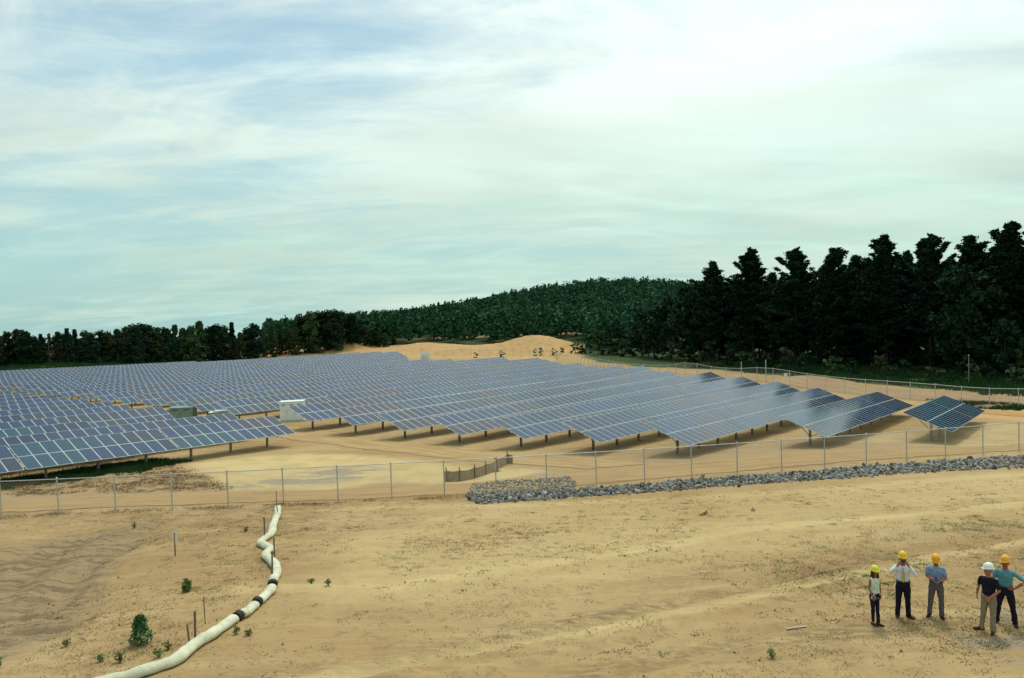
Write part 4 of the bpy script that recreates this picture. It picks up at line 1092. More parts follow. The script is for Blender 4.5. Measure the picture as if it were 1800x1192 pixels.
# shrubs and saplings at the foot of the wood
SHR = [broad(40 + s, 3.2, 1.7, L_BIRCH if s % 2 else L_OAK, M_BARK, 0.02, 0.30, 0.9) for s in range(4)]
i = 0
for (px, Y, ty) in ((1010, 236, 600), (1030, 232, 592), (1052, 228, 583), (1072, 224, 586), (1092, 220, 590), (1112, 214, 583), (1138, 206, 590), (1165, 198, 602), (1190, 192, 596), (1222, 184, 610), (1250, 176, 600), (1280, 168, 604), (1310, 160, 612), (1345, 154, 618),
                    (1380, 148, 612), (1415, 142, 622), (1460, 138, 620), (1500, 134, 632), (1545, 130, 626), (1590, 126, 634), (1640, 122, 640), (1675, 118, 650), (1710, 116, 640), (1750, 114, 652), (1790, 110, 640), (1830, 108, 640), (1880, 106, 640)):
    x, y, h = tree_at(px, Y, ty); i += 1
    place_tree('shrub', SHR[i % 4], x, y, '%s shrub from the left along the foot of the right wood' % ORD[i], 'shrubs at the foot of the right wood', h / 3.2, None, h / 3.2, cat='shrub')
for i, (px, Y, h, lab) in enumerate(((834, 236, 2.4, 'small dark sapling, leftmost of those before the sand mound'), (846, 236, 2.0, 'second small sapling from the left before the sand mound'), (880, 235, 3.0, 'third sapling from the left before the sand mound'),
                                    (919, 234, 3.4, 'thin sapling left of centre before the sand mound'), (941, 233, 3.0, 'narrow dark sapling before the middle of the sand mound'), (951, 233, 4.0, 'tallest narrow sapling before the sand mound'), (972, 232, 3.2, 'bushy brownish shrub before the right of the sand mound'),
                                    (987, 231, 3.2, 'rightmost bushy shrub before the sand mound'))):
    x = (px - 900) / FPX * Y; s = h / 3.2
    if i in (1, 3): continue
    place_tree('sapling', SHR[i % 4], x, Y, lab, 'saplings before the sand mound', s * (0.45 if i in (3, 4, 5) else 0.7), None, s * 0.75, cat='sapling')
# left tree line behind the far panels
BIR = [broad(50, 10, 2.6, L_BIRCH, M_BARKP, 0.03, 0.34, 1.9, 0.7), broad(51, 10, 3.0, L_BIRCH, M_BARK, 0.03, 0.34, 1.9, 0.5), broad(52, 10, 3.0, L_OAK, M_BARK, 0.03, 0.34, 1.9, 0.5), broad(53, 10, 2.1, L_BIRCH, M_BARKP, 0.03, 0.32, 1.8, 0.9),
       broad(54, 10, 3.3, L_OAK, M_BARK, 0.03, 0.34, 1.9, 0.4), broad(55, 10, 1.9, L_OAK, M_BARK, 0.02, 0.30, 1.7, 1.0)]
RUS = broad(56, 9, 1.3, L_RUST, M_BARKP, 0.1, 0.3, 0.9, 0.6)
TL = [(-20, 592), (2, 590), (14, 584), (30, 578), (44, 582), (60, 592), (72, 588), (86, 580), (102, 584), (118, 578), (132, 580), (148, 583), (160, 586), (176, 582), (190, 584), (206, 578), (222, 574), (236, 572), (250, 570), (262, 572), (278, 575), (292, 577), (308, 572), (322, 576), (338, 575), (352, 564),
      (366, 576), (380, 571), (394, 574), (408, 568), (422, 584), (436, 577), (448, 570), (462, 577), (478, 573), (492, 580), (506, 576), (520, 574), (534, 558), (548, 550), (562, 549), (576, 547), (590, 546), (604, 548), (618, 552), (630, 562), (645, 574), (660, 582), (676, 590), (690, 596)]
for i, (px, ty) in enumerate(TL):
    Y = np.interp(px, [-20, 300, 420, 540, 600, 700], [212, 246, 262, 274, 280, 300]) + R.uniform(-4, 4)
    x, y, h = tree_at(px, Y, ty)
    kind = BIR[R.randrange(6)] if px < 525 else BIR[R.choice([2, 4, 2, 1])]
    s = h / 10 if px < 525 else h / 10 * 1.05
    if px in (86,): kind = RUS
    place_tree('treeline_tree', kind, x, y, '%s tree from the left in the tree line behind the far panels' % (ORD[i + 1] if i < 40 else ORD[i + 1 - 40] + ' of the taller') if i < 40 else '%s tree from the left in the taller clump where the tree line meets the hill' % ORD[i - 39], 'trees behind the far left panels', max(0.9, s * 1.2), None, h / 10)
for i in range(62):
    px = -40 + i * 11.5; Y = np.interp(px, [-20, 300, 420, 540, 600, 700], [224, 260, 276, 288, 294, 312]) + R.uniform(-3, 6)
    x, y, h = tree_at(px, Y, float(np.interp(px, [p for p, _ in TL], [q for _, q in TL])) + R.uniform(4, 22))
    n_ = i + 1; w_ = ORD[n_] if n_ <= 31 else ORD[n_ - 31]
    place_tree('treeline_tree', BIR[R.choice([2, 4, 1, 5])], x, y, ('%s tree from the left in the second rank of the far tree line' if n_ <= 31 else '%s tree leftwards of the hill in the back rank of the far tree line') % w_, 'second rank of the far tree line', max(.9, h / 10), None, h / 10)
# the wooded hill: one far mass of crowns
def forest():
    rs = np.random.RandomState(9); C = []; S = []
    pts = []
    while len(pts) < 2300:
        Y = rs.uniform(240, 690); px = rs.uniform(470, 1420); x = (px - 900) / FPX * Y
        if Y < 340 and x < np.interp(Y, [240, 276, 286, 294, 300, 340], [24, 28, 6, -30, -56, -90]): continue
        if Y < 290 and rs.rand() < 0.35: continue
        pts.append((x, Y))
    gx = G(np.array([p[0] for p in pts]), np.array([p[1] for p in pts]), False)
    V, F, nv = [], [], 0
    for (x, y), gz in zip(pts, gx):
        H = rs.uniform(9.5, 14.5); w = rs.uniform(2.6, 4.4); con = rs.rand() < 0.3
        n = 170
        q = rs.normal(0, 1, (n, 3)); q /= np.linalg.norm(q, axis=1)[:, None]; q[:, 2] = q[:, 2] * 0.85
        q *= rs.uniform(0.72, 1.08, (n, 1))
        lump = 1 + 0.18 * np.sin(q[:, 0] * 5 + x) * np.cos(q[:, 1] * 5 + y)
        zc_ = H * 0.56 + q[:, 2] * H * 0.47
        rr_ = (w * (1.25 - 1.15 * np.clip(zc_ / H, 0, 1)) if con else w) * lump
        P = np.column_stack([x + q[:, 0] * rr_, y + q[:, 1] * rr_, gz + zc_])
        C.append(P)
    C = np.concatenate(C); V, F = quads(C, 1.10, rs, 0.0, 1.25)
    return mesh_np('forest', V, F, [L_FOREST])
tag(link('forest', forest()), 'dense green wood covering the low hill behind the sand mounds', 'forest', kind='stuff')

# ------------------------------------------------------------------ low growth
def blades(pts, hts, per, rs, wid=0.012, spread=0.10, lean=0.5):
    V, F = [], []
    P = np.repeat(np.array(pts), per, 0); Hh = np.repeat(np.array(hts), per) * rs.uniform(0.5, 1.2, len(pts) * per)
    n = len(P); a = rs.uniform(0, 6.283, n); r = spread * np.sqrt(rs.rand(n)) * np.repeat(np.array(hts) / np.mean(hts), per)
    bx, by = P[:, 0] + r * np.cos(a), P[:, 1] + r * np.sin(a)
    bz = G(bx, by) - 0.01
    ln = lean * Hh * rs.rand(n); tx, ty = bx + np.cos(a) * ln, by + np.sin(a) * ln
    w = wid * rs.uniform(0.6, 1.5, n); pa = rs.uniform(0, 3.14, n)
    A = np.column_stack([bx - w * np.cos(pa), by - w * np.sin(pa), bz]); B = np.column_stack([bx + w * np.cos(pa), by + w * np.sin(pa), bz])
    T = np.column_stack([tx, ty, bz + Hh])
    V = np.stack([A, B, T], 1).reshape(-1, 3); F = np.arange(n * 3).reshape(n, 3)
    return V, F
L_GRASS = leaf_mat('green_blades', (0.090, 0.125, 0.035), (0.190, 0.215, 0.075))
L_DRY = leaf_mat('dry_blades', (0.140, 0.085, 0.038), (0.270, 0.195, 0.095))
L_DEEP = leaf_mat('lush_blades', (0.012, 0.045, 0.012), (0.045, 0.085, 0.028))
def scatter(n, box, dens, rs, k=0, sc=0.5, thr=0.5):
    out = []
    while len(out) < n:
        x = rs.uniform(box[0], box[1], 4000); y = rs.uniform(box[2], box[3], 4000)
        d = dens(x, y) * smooth01((fbm(x, y, sc, 5, k, 0.62) - thr) / 0.12)
        m = rs.rand(4000) < d; out += list(zip(x[m], y[m]))
    return out[:n]
rs = np.random.RandomState(3)
WR = [(9.5, 30), (14.2, 32.5), (26, 33), (26, 22), (16, 18), (8, 17.5), (7.5, 23.3)]
WM = [(-11.5, 37.6), (-6.0, 37.6), (-0.3, 34.6), (4, 31), (-2, 29), (-9.8, 33)]
WL = [(-26, 41), (-14.1, 42.6), (-9.8, 31.2), (-8.6, 22), (-9.5, 18), (-16, 18), (-18, 33)]
g_pts = scatter(1500, (6, 26, 16.5, 33), lambda x, y: pmask(x, y, WR, 1.5, 1.0), rs, 1, 0.45, 0.50) + scatter(420, (-12, 8, 24, 38), lambda x, y: np.ones_like(x), rs, 2, 0.5, 0.50) \
    + scatter(150, (-26, -8, 18, 42), lambda x, y: pmask(x, y, WL, 1, 1), rs, 0, 0.6, 0.55) + scatter(900, (-14, 30, 17, 42), lambda x, y: np.ones_like(x), rs, 3, 0.35, 0.52)
V, F = blades(g_pts, list(rs.uniform(0.018, 0.050, len(g_pts))), 22, rs, 0.016, 0.15, 2.2)
tag(link('grass', mesh_np('grass', V, F, [L_GRASS])), 'sparse low green weeds dotted over the sand', 'weeds', kind='stuff')
d_pts = scatter(1500, (6, 26, 16.5, 33), lambda x, y: pmask(x, y, WR, 2.5, 1.5), rs, 2, 0.5, 0.47) + scatter(420, (-12, 6, 28, 38), lambda x, y: pmask(x, y, WM, 1, 1), rs, 1, 0.5, 0.48) \
    + scatter(900, (-26, -8, 18, 42.5), lambda x, y: pmask(x, y, WL, 1, 1), rs, 3, 0.6, 0.50) + scatter(2600, (-14, 30, 17, 42), lambda x, y: np.ones_like(x), rs, 0, 0.4, 0.49)
V, F = blades(d_pts, list(rs.uniform(0.025, 0.070, len(d_pts))), 13, rs, 0.010, 0.16, 2.2)
e_pts = scatter(1300, (-34, 4, 40.5, 44), lambda x, y: np.exp(-((y - (42.6 + 0.03 * (x + 10))) / 0.45) ** 2), rs, 2, 0.8, 0.42)
V2, F2 = blades(e_pts, list(rs.uniform(0.04, 0.14, len(e_pts))), 6, rs, 0.010, 0.22, 1.2)
s_pts = scatter(2600, (-44, -18, 48, 67), lambda x, y: pmask(x, y, [(-44, 57), (-37.5, 66), (-32, 66), (-25.4, 58.5), (-18.6, 48.6), (-22, 48), (-31.4, 49), (-44, 52)], .6, .8), rs, 1, 0.5, 0.42)
V3, F3 = blades(s_pts, list(rs.uniform(0.05, 0.16, len(s_pts))), 8, rs, 0.016, 0.18, 0.6)
tag(link('dry_grass', mesh_np('dry_grass', np.vstack([V, V2, V3]), np.vstack([F, F2 + len(V), F3 + len(V) + len(V2)]), [L_DRY])), 'thin dry brown grass and stubble on the sand', 'dry grass', kind='stuff')
# lush strips: far left, far right, and in the lee of the left tables
def inpoly(P): return lambda x, y: pmask(x, y, P, 1.5, 1.2)
l1 = scatter(3600, (-190, -90, 165, 262), inpoly([(-200, 290), (-134, 262), (-98, 245), (-108, 232), (-125, 205), (-150, 172), (-190, 150)]), rs, 1, 0.1, 0.30)
l2 = scatter(3600, (30, 110, 60, 180), inpoly([(44, 159), (36, 168), (60, 175), (110, 140), (110, 60), (84, 62), (76, 78), (68.8, 92), (60, 108), (52, 124)]), rs, 2, 0.12, 0.36)
V, F = blades(l1 + l2, list(rs.uniform(0.45, 1.1, len(l1) + len(l2))), 14, rs, 0.09, 0.9, 0.5)
l3 = scatter(1500, (-41, -27, 51, 64), inpoly([(-41, 51.5), (-36, 56.5), (-30.4, 63.0), (-27.8, 62.5), (-29.8, 59.0), (-32.6, 54.4), (-35.2, 51.8)]), rs, 3, 0.3, 0.35)
l4 = scatter(420, (52, 61, 83, 98), inpoly([(53.1, 97.0), (58.8, 93.2), (60.5, 87.7), (56.5, 84.4), (53.8, 90.0)]), rs, 0, 0.3, 0.38)
V2, F2 = blades(l3 + l4, list(rs.uniform(0.15, 0.45, len(l3) + len(l4))), 14, rs, 0.03, 0.25, 0.5)
tag(link('tall_grass', mesh_np('tall_grass', np.vstack([V, V2]), np.vstack([F, F2 + len(V)]), [L_DEEP])), 'rank green grass at the far edges and under the left panels', 'grass', kind='stuff')
# clods and pebbles
P = scatter(6500, (-27, 30, 16.5, 42), lambda x, y: np.ones_like(x) * np.where(x < -7, 1.0, 0.55), rs, 1, 0.5, 0.44)
V, F, nv = [], [], 0
base_st = [stone_geo(rr) for _ in range(8)]
pz = G(np.array([p[0] for p in P]), np.array([p[1] for p in P]))
for (x, y), z in zip(P, pz):
    v, f = base_st[rs.randint(8)]; s_ = rs.uniform(0.015, 0.045) * (2.2 if rs.rand() < 0.05 else 1)
    V.append((v * s_) @ rand_rot().T + (x, y, z + s_ * 0.15)); F.append(f + nv); nv += 12
M_CLOD = simple('sandy_clod', (0.24, 0.165, 0.085), 0.95, 0, 0.35, 3, 0.1)
tag(link('pebbles', mesh_np('pebbles', np.concatenate(V), np.concatenate(F), [M_CLOD])), 'scattered clods and pebbles on the sand', 'pebbles', kind='stuff')
# single plants that stand out
def bushy(name, x, y, H, w, n, mat, leaf, label, cat, seed, cone=True, stems=1):
    rs_ = np.random.RandomState(seed); wood = MB(); C = []
    for s_ in range(stems):
        a = rs_.uniform(0, 6.28); ln = rs_.uniform(0, 0.5) * H if stems > 1 else 0.0
        top = (math.cos(a) * ln, math.sin(a) * ln, H * (1 if s_ == 0 else rs_.uniform(.6, .95)))
        wood.tube([(0, 0, -0.05), (top[0] * .4, top[1] * .4, top[2] * .55), top], [0.018, 0.012, 0.005], 5)
        for _ in range(n // stems):
            t_ = rs_.rand() ** 0.9; r_ = w * ((1 - t_ ** 2.2 * 0.85) * min(1, 0.6 + t_ * 2) * (0.85 + 0.25 * math.sin(t_ * 7 + 2 * rs_.rand())) if cone else 0.35 + 0.5 * math.sin(math.pi * t_)) * rs_.uniform(0.4, 1.0) / (1 if stems == 1 else 2)
            b_ = rs_.uniform(0, 6.28)
            C.append((top[0] * t_ + math.cos(b_) * r_, top[1] * t_ + math.sin(b_) * r_, max(0.02, top[2] * t_ * 0.97 + 0.04)))
    root = tag(link(name, None, None, (x, y, g1(x, y))), label, cat)
    link('stem', wood.mesh('stem', M_WOOD), root)
    V, F = quads(np.array(C), leaf, rs_, 0.1, 2.4); link('foliage', mesh_np('foliage', V, F, [mat]), root)
L_SEED = leaf_mat('seedling_needles', (0.025, 0.100, 0.042), (0.080, 0.200, 0.090))
L_WEED = leaf_mat('weed_leaves', (0.080, 0.140, 0.040), (0.180, 0.240, 0.080))
bushy('pine_seedling', -10.51, 20.55, 0.80, 0.38, 1000, L_SEED, 0.042, 'bushy dark green pine seedling on the bank left of the lowest sock', 'pine seedling', 1)
bushy('leafy_weed', -11.35, 25.4, 0.42, 0.30, 220, L_WEED, 0.085, 'leafy green weed between the survey stake and the pine seedling', 'weed', 2, False, 4)
for i, (x, y, h, lab) in enumerate([(-10.44, 19.3, 0.36, 'upright green weed just below the pine seedling'), (-9.55, 20.1, 0.26, 'green weed between the pine seedling and the lowest sock'), (-12.74, 20.83, 0.18, 'tiny green weed left of the pine seedling'),
                                    (-13.9, 19.7, 0.35, 'straggly weed in the bottom left corner'), (-9.55, 19.55, 0.24, 'low green weed touching the lower left of the lowest sock'), (-11.0, 19.4, 0.22, 'low spreading weed at the bottom edge left of the seedling'),
                                    (-8.0, 20.9, 0.26, 'green weed just right of the lowest sock'), (-7.6, 20.75, 0.2, 'second green weed right of the lowest sock'), (-19.24, 37.64, 0.45, 'olive tuft high on the bank left of the survey stake'), (-12.6, 34.6, 0.35, 'olive tuft left of the upper sock'),
                                    (-7.14, 25.6, 0.22, 'dark little weed right of the socks'), (-6.5, 25.3, 0.24, 'pale little weed right of the socks'), (6.2, 18.5, 0.28, 'dry upright weed near the bottom edge right of centre')]):
    bushy('weed', x, y, h * 0.8, 0.26, 60, L_WEED if i not in (8, 9, 12) else L_GRASS, 0.040, lab, 'weed', 10 + i, False, 5)
for i, (x, y, h) in enumerate([(-3.6, 66.2, .35), (-2.9, 66.0, .4), (-3.2, 66.4, .3)]): pass

# ------------------------------------------------------------------ people
def ring_solid(secs, n=18):
    """closed solid through horizontal elliptical sections (z, cx, cy, rx, ry)"""
    V, F = [], []
    for z, cx, cy, rx, ry in secs:
        for k in range(n):
            t_ = 2 * math.pi * k / n; V.append((cx + rx * math.cos(t_), cy + ry * math.sin(t_), z))
    m = len(secs)
    for i in range(m - 1):
        for k in range(n): F.append((i * n + k, i * n + (k + 1) % n, (i + 1) * n + (k + 1) % n, (i + 1) * n + k))
    F.append(tuple(range(n - 1, -1, -1))); F.append(tuple((m - 1) * n + k for k in range(n)))
    return V, F
def limb(pts, rads, n=12, flat=1.0):
    """tapering tube with rounded ends"""
    pts = [Vector(p) for p in pts]
    d0 = (pts[0] - pts[1]).normalized(); d1 = (pts[-1] - pts[-2]).normalized()
    P = [pts[0] + d0 * rads[0] * .9, pts[0] + d0 * rads[0] * .6] + pts + [pts[-1] + d1 * rads[-1] * .6, pts[-1] + d1 * rads[-1] * .9]
    Rr = [rads[0] * .35, rads[0] * .8] + list(rads) + [rads[-1] * .8, rads[-1] * .35]
    m = MB(); m.tube(P, Rr, n); return m.v, m.f
def ellip(c, r, n=14, M=None):
    V, F = [], []; m = n // 2 + 1
    V.append(Vector((0, 0, -1)))
    for i in range(1, m):
        a = -math.pi / 2 + math.pi * i / m
        for k in range(n): V.append(Vector((math.cos(a) * math.cos(2 * math.pi * k / n), math.cos(a) * math.sin(2 * math.pi * k / n), math.sin(a))))
    V.append(Vector((0, 0, 1))); last = len(V) - 1
    for k in range(n): F.append((0, 1 + (k + 1) % n, 1 + k)); F.append((last, last - n + k, last - n + (k + 1) % n))
    for i in range(m - 2):
        for k in range(n): F.append((1 + i * n + k, 1 + i * n + (k + 1) % n, 1 + (i + 1) * n + (k + 1) % n, 1 + (i + 1) * n + k))
    V = [Vector((v.x * r[0], v.y * r[1], v.z * r[2])) for v in V]
    if M is not None: V = [M @ v for v in V]
    return [v + Vector(c) for v in V], F
def weld(name, solids, voxel, mat, fold=0.0, seed=0, smooth_it=3):
    """merge overlapping solids into one continuous surface"""
    me = bpy.data.meshes.new('tmp'); V, F = [], []
    for v, f in solids:
        o = len(V); V += [tuple(p) for p in v]; F += [tuple(i + o for i in q) for q in f]
    me.from_pydata(V, [], F); me.update()
    ob = bpy.data.objects.new('tmp', me); COL.objects.link(ob)
    md = ob.modifiers.new('r', 'REMESH'); md.mode = 'VOXEL'; md.voxel_size = voxel
    sm = ob.modifiers.new('s', 'SMOOTH'); sm.iterations = smooth_it; sm.factor = 0.5
    dg = bpy.context.evaluated_depsgraph_get(); ev = ob.evaluated_get(dg)
    out = bpy.data.meshes.new_from_object(ev, depsgraph=dg); bpy.data.objects.remove(ob); bpy.data.meshes.remove(me)
    out.name = name; out.materials.clear(); out.materials.append(mat)
    n = len(out.vertices); co = np.empty(n * 3, np.float32); out.vertices.foreach_get('co', co); co = co.reshape(-1, 3)
    if fold:
        no = np.empty(n * 3, np.float32); out.vertices.foreach_get('normal', no); no = no.reshape(-1, 3)
        u = fbm(co[:, 0] * 1.0 + seed + co[:, 2] * .6, co[:, 2] * 0.55 + co[:, 1] * 1.2, 9.0, 3, seed % 4) - 0.5
        co = co + no * (u * 2 * fold)[:, None]; out.vertices.foreach_set('co', co.astype(np.float32).ravel())
    out.polygons.foreach_set('use_smooth', [True] * len(out.polygons)); out.update()
    return out
def cloth_mat(name, c, var=0.12, stripe=None):
    m = simple(name, c, 0.85, 0, var, 14, 0.15)
    return m
M_SKIN = simple('skin', (0.31, 0.125, 0.078), 0.55, 0, 0.06, 10, 0.3); M_SKIN2 = simple('tanned_skin', (0.26, 0.085, 0.050), 0.55, 0, 0.06, 10, 0.3)
M_EYE = simple('eye_dark', (0.02, 0.014, 0.010), 0.3, 0, 0.02, 5, 0.5); M_LIP = simple('lips', (0.26, 0.075, 0.055), 0.5, 0, 0.02, 5, 0.3)
def hand(w, d, pn, side, curl=0.35, s=1.0):
    """palm, four unequal fingers and a thumb. w wrist, d direction of the hand, pn palm normal (fingers curl towards it), side: thumb side vector sign"""
    w, d, pn = Vector(w), Vector(d).normalized(), Vector(pn); pn = (pn - d * pn.dot(d)).normalized(); lat = d.cross(pn).normalized() * side
    out = []
    L = 0.085 * s
    for q in (-1, -0.33, 0.33, 1):
        out.append(limb([w + lat * q * 0.012 * s, w + d * L * .5 + lat * q * 0.024 * s, w + d * L + lat * q * 0.028 * s], [0.016 * s, 0.015 * s, 0.012 * s], 8))
    for q, ln in ((-1, 0.062), (-0.33, 0.076), (0.33, 0.082), (1, 0.072)):
        p = w + d * L + lat * q * 0.029 * s; a = curl; pts = [p - d * 0.015]
        dd = d.copy()
        for seg in (0.45, 0.32, 0.23):
            dd = (d * math.cos(a) + pn * math.sin(a)).normalized(); p = p + dd * ln * seg * s; pts.append(p.copy()); a += curl
        out.append(limb(pts, [0.0105 * s, 0.0100 * s, 0.0092 * s, 0.0082 * s], 7))
    b0 = w + d * 0.022 * s + lat * 0.026 * s
    b1 = b0 + (d * .55 + lat * .75 + pn * .3).normalized() * 0.036 * s; b2 = b1 + (d * .85 + lat * .15 + pn * .4).normalized() * 0.032 * s; b3 = b2 + (d * .9 + pn * .45 - lat * .1).normalized() * 0.024 * s
    out.append(limb([b0 - lat * .012, b1, b2, b3], [0.014 * s, 0.012 * s, 0.0105 * s, 0.009 * s], 8))
    return out
def head_solids(c, yaw, nod, s=1.0, fem=False):
    """head centred at c, looking towards -Y turned by yaw, tilted forward by nod"""
    M = Matrix.Rotation(yaw, 3, 'Z') @ Matrix.Rotation(nod, 3, 'X'); c = Vector(c)
    def P(x, y, z): return c + M @ Vector((x * s, y * s, z * s))
    M3 = M
    out = [ellip(P(0, 0.012, 0.028), (0.076 * s, 0.096 * s, 0.094 * s), 16, M3), ellip(P(0, -0.022, -0.045), (0.056 * s, 0.064 * s, 0.070 * s), 14, M3),
           ellip(P(0, -0.058, -0.088), (0.028 * s, 0.026 * s, 0.022 * s), 10, M3),
           limb([P(0, -0.083, 0.018), P(0, -0.103, -0.018)], [0.010 * s, 0.015 * s], 8), ellip(P(0.078, 0.015, -0.012), (0.010 * s, 0.020 * s, 0.032 * s), 8, M3), ellip(P(-0.078, 0.015, -0.012), (0.010 * s, 0.020 * s, 0.032 * s), 8, M3),
           limb([P(-0.040, -0.078, 0.032), P(0.040, -0.078, 0.032)], [0.010 * s, 0.010 * s], 8), ellip(P(-0.040, -0.062, -0.02), (0.020 * s, 0.022 * s, 0.02 * s), 8, M3), ellip(P(0.040, -0.062, -0.02), (0.020 * s, 0.022 * s, 0.02 * s), 8, M3)]
    return out, P, M3
def hard_hat(P, M3, s, mat, name='hard_hat'):
    V, F = [], []; n = 24; rings = [(0, 1.0, 0.0), (0.035, 0.99, 0), (0.07, 0.92, 0), (0.10, 0.76, 0), (0.122, 0.50, 0), (0.132, 0.22, 0)]
    for z, q, _ in [(-0.006, 1.22, 1), (0.0, 1.22, 1)] + rings:
        for k in range(n):
            a = 2 * math.pi * k / n; ca, sa = math.cos(a), math.sin(a)
            brim = 1.0
            if _: brim = 1.0 + (0.20 * max(0, -sa) ** 1.5)
            rx, ry = 0.098 * q * (1 if not _ else (0.94 + .0)), 0.122 * q * brim * (1 if not _ else 0.95)
            ridge = 0.008 * math.exp(-(ca * q / 0.16) ** 2) if (not _ and q < 1) else 0
            droop = -0.014 * max(0, -sa) if _ else 0
            V.append(P(rx * ca, ry * sa + 0.006, 0.074 + z + ridge + droop))
    V.append(P(0, 0.006, 0.074 + 0.142)); top = len(V) - 1; m = len(rings) + 2
    for i in range(m - 1):
        for k in range(n): F.append((i * n + k, i * n + (k + 1) % n, (i + 1) * n + (k + 1) % n, (i + 1) * n + k))
    for k in range(n): F.append(((m - 1) * n + k, (m - 1) * n + (k + 1) % n, top))
    F.append(tuple(range(n - 1, -1, -1)))
    me = bpy.data.meshes.new(name); me.from_pydata([tuple(v) for v in V], [], F); me.polygons.foreach_set('use_smooth', [True] * len(me.polygons)); me.materials.append(mat); me.update()
    return me
def person(x, y, yaw, H, label, mats, legs, arms, head, sleeve='short', fem=False, belly=0.0, long_shirt=False, hair=None, tie=False, lean=(0, 0), shoe='shoe', tuck=True, skin=None, openneck=True, shw=1.0):
    """legs: ((hip shift) [(knee), (ankle), toe angle] left/right in local metres; arms: [(elbow),(wrist),(hand dir),(palm normal), curl]
    local frame: facing -Y, -X is the person's right (left in the picture when facing the camera)"""
    skin = skin or M_SKIN; k = H / 1.80
    S = lambda p: Vector((p[0] * k, p[1] * k, p[2] * k))
    hipz, waist, chest, shz = 0.93, 1.08, 1.30, 1.465
    lx, ly = lean
    body = []; sw = (0.185 if not fem else 0.160) * shw
    # torso, under the shirt
    tor = [(0.84, 0, 0, 0.150, 0.100), (0.92, 0, 0, 0.165, 0.112), (1.00, lx * .2, ly * .2, 0.155, 0.108), (1.10, lx * .4, ly * .4 - belly * .3, 0.142 - (.015 if fem else 0), 0.100 + belly * .5), (1.22, lx * .65, ly * .65, 0.155 - (.015 if fem else 0), 0.108 + belly * .3),
           (1.34, lx * .85, ly * .85, 0.170 - (.02 if fem else 0), 0.112), (1.41, lx, ly, 0.148, 0.096), (1.45, lx, ly, 0.108, 0.078), (1.485, lx, ly, 0.072, 0.060)]
    body.append(ring_solid([(z * k, cx * k, cy * k, rx * k, ry * k) for z, cx, cy, rx, ry in tor]))
    hc = S((lx + head.get('dx', 0), ly + head.get('dy', -0.02), 1.640))
    body.append(limb([S((lx, ly + .01, 1.42)), S((lx + head.get('dx', 0) * .5, ly, 1.50)), hc + Vector((0, 0.015, -0.05 * k))], [0.072 * k, 0.060 * k, 0.056 * k]))
    hs, P, M3 = head_solids(hc, head.get('yaw', 0), head.get('nod', 0), k * 1.06, fem); body += hs
    shirt = [ring_solid(([] if long_shirt else [(0.985 * k, 0, 0, 0.148 * k, 0.104 * k)]) + [(z * k, cx * k, cy * k, (rx + .016) * k, (ry + .016) * k) for z, cx, cy, rx, ry in tor[(3 if not long_shirt else 0):-1]] + [(1.468 * k, lx * k, ly * k, 0.086 * k, 0.070 * k)])]
    if belly: shirt.append(ellip(S((lx * .5, ly * .4 - 0.045, 1.08)), (0.135 * k, (0.085 + belly) * k, 0.13 * k)))
    for sgn, arm in zip((-1, 1), arms):
        sh = Vector((sgn * (sw - 0.014) + lx, ly, shz - 0.066)); el, wr = Vector(arm[0]), Vector(arm[1])
        sh, el, wr = S(sh), S(el), S(wr)
        body.append(limb([sh, sh * .5 + el * .5, el, el * .6 + wr * .4, wr], [0.052 * k, 0.047 * k, 0.038 * k, 0.040 * k, 0.026 * k] if not fem else [0.042 * k, 0.036 * k, 0.031 * k, 0.031 * k, 0.022 * k]))
        body += hand(wr, arm[2], arm[3], arm[5] if len(arm) > 5 else 1, arm[4], k * (0.9 if fem else 1.0))
        if sleeve != 'none': shirt.append(limb([S((sgn * sw * .40 + lx, ly, shz - 0.058)), sh - Vector((sgn * .012, 0, .006)), sh * .5 + el * .5], [0.060 * k, 0.054 * k, 0.058 * k]))
        if sleeve == 'short': shirt.append(limb([sh, sh * .32 + el * .68], [0.060 * k, 0.064 * k]))
        if sleeve == 'long':
            shirt.append(limb([sh, sh * .5 + el * .5, el, el * .5 + wr * .5, el * .08 + wr * .92], [0.060 * k, 0.058 * k, 0.052 * k, 0.046 * k, 0.034 * k]))
        if sleeve == 'none': shirt.append(limb([S((sgn * sw * .45 + lx, ly, shz - 0.02)), S((sgn * sw * .80 + lx, ly, shz - 0.015))], [0.055 * k, 0.045 * k]))
    tr = [ring_solid([(z * k, 0, 0, rx * k, ry * k) for z, rx, ry in ((0.80, 0.145, 0.108), (0.86, 0.170, 0.122), (0.93, 0.178, 0.128), (1.00, 0.170, 0.122), (1.035, 0.162, 0.118))])]
    root_shoes = []
    tw = 0.8 if fem else 1.0
    for sgn, lg in zip((-1, 1), legs):
        hip = Vector((sgn * 0.088, 0, 0.88)); kn, an = Vector(lg[0]), Vector(lg[1]); hip, kn, an = S(hip), S(kn), S(an)
        body.append(limb([hip, hip * .5 + kn * .5, kn, kn * .65 + an * .35, an], [0.078 * k * tw, 0.066 * k * tw, 0.048 * k, 0.050 * k * tw, 0.034 * k]))
        cuff = an * .97 + kn * .03 + Vector((0, 0, -0.035 * k if not fem else 0.015))
        tr.append(limb([hip, hip * .5 + kn * .5, kn, kn * .5 + an * .5, cuff], [0.098 * k * tw, 0.088 * k * tw, 0.073 * k * tw, 0.068 * k * tw, (0.066 if not fem else 0.045) * k]))
        ta = lg[2]; fd = Vector((math.sin(ta), -math.cos(ta), 0))
        sl = 0.97 if not fem else 0.88
        heel = Vector((an.x, an.y, 0)) - fd * 0.055 * k; ball = heel + fd * 0.19 * k * sl; toe = heel + fd * 0.25 * k * sl
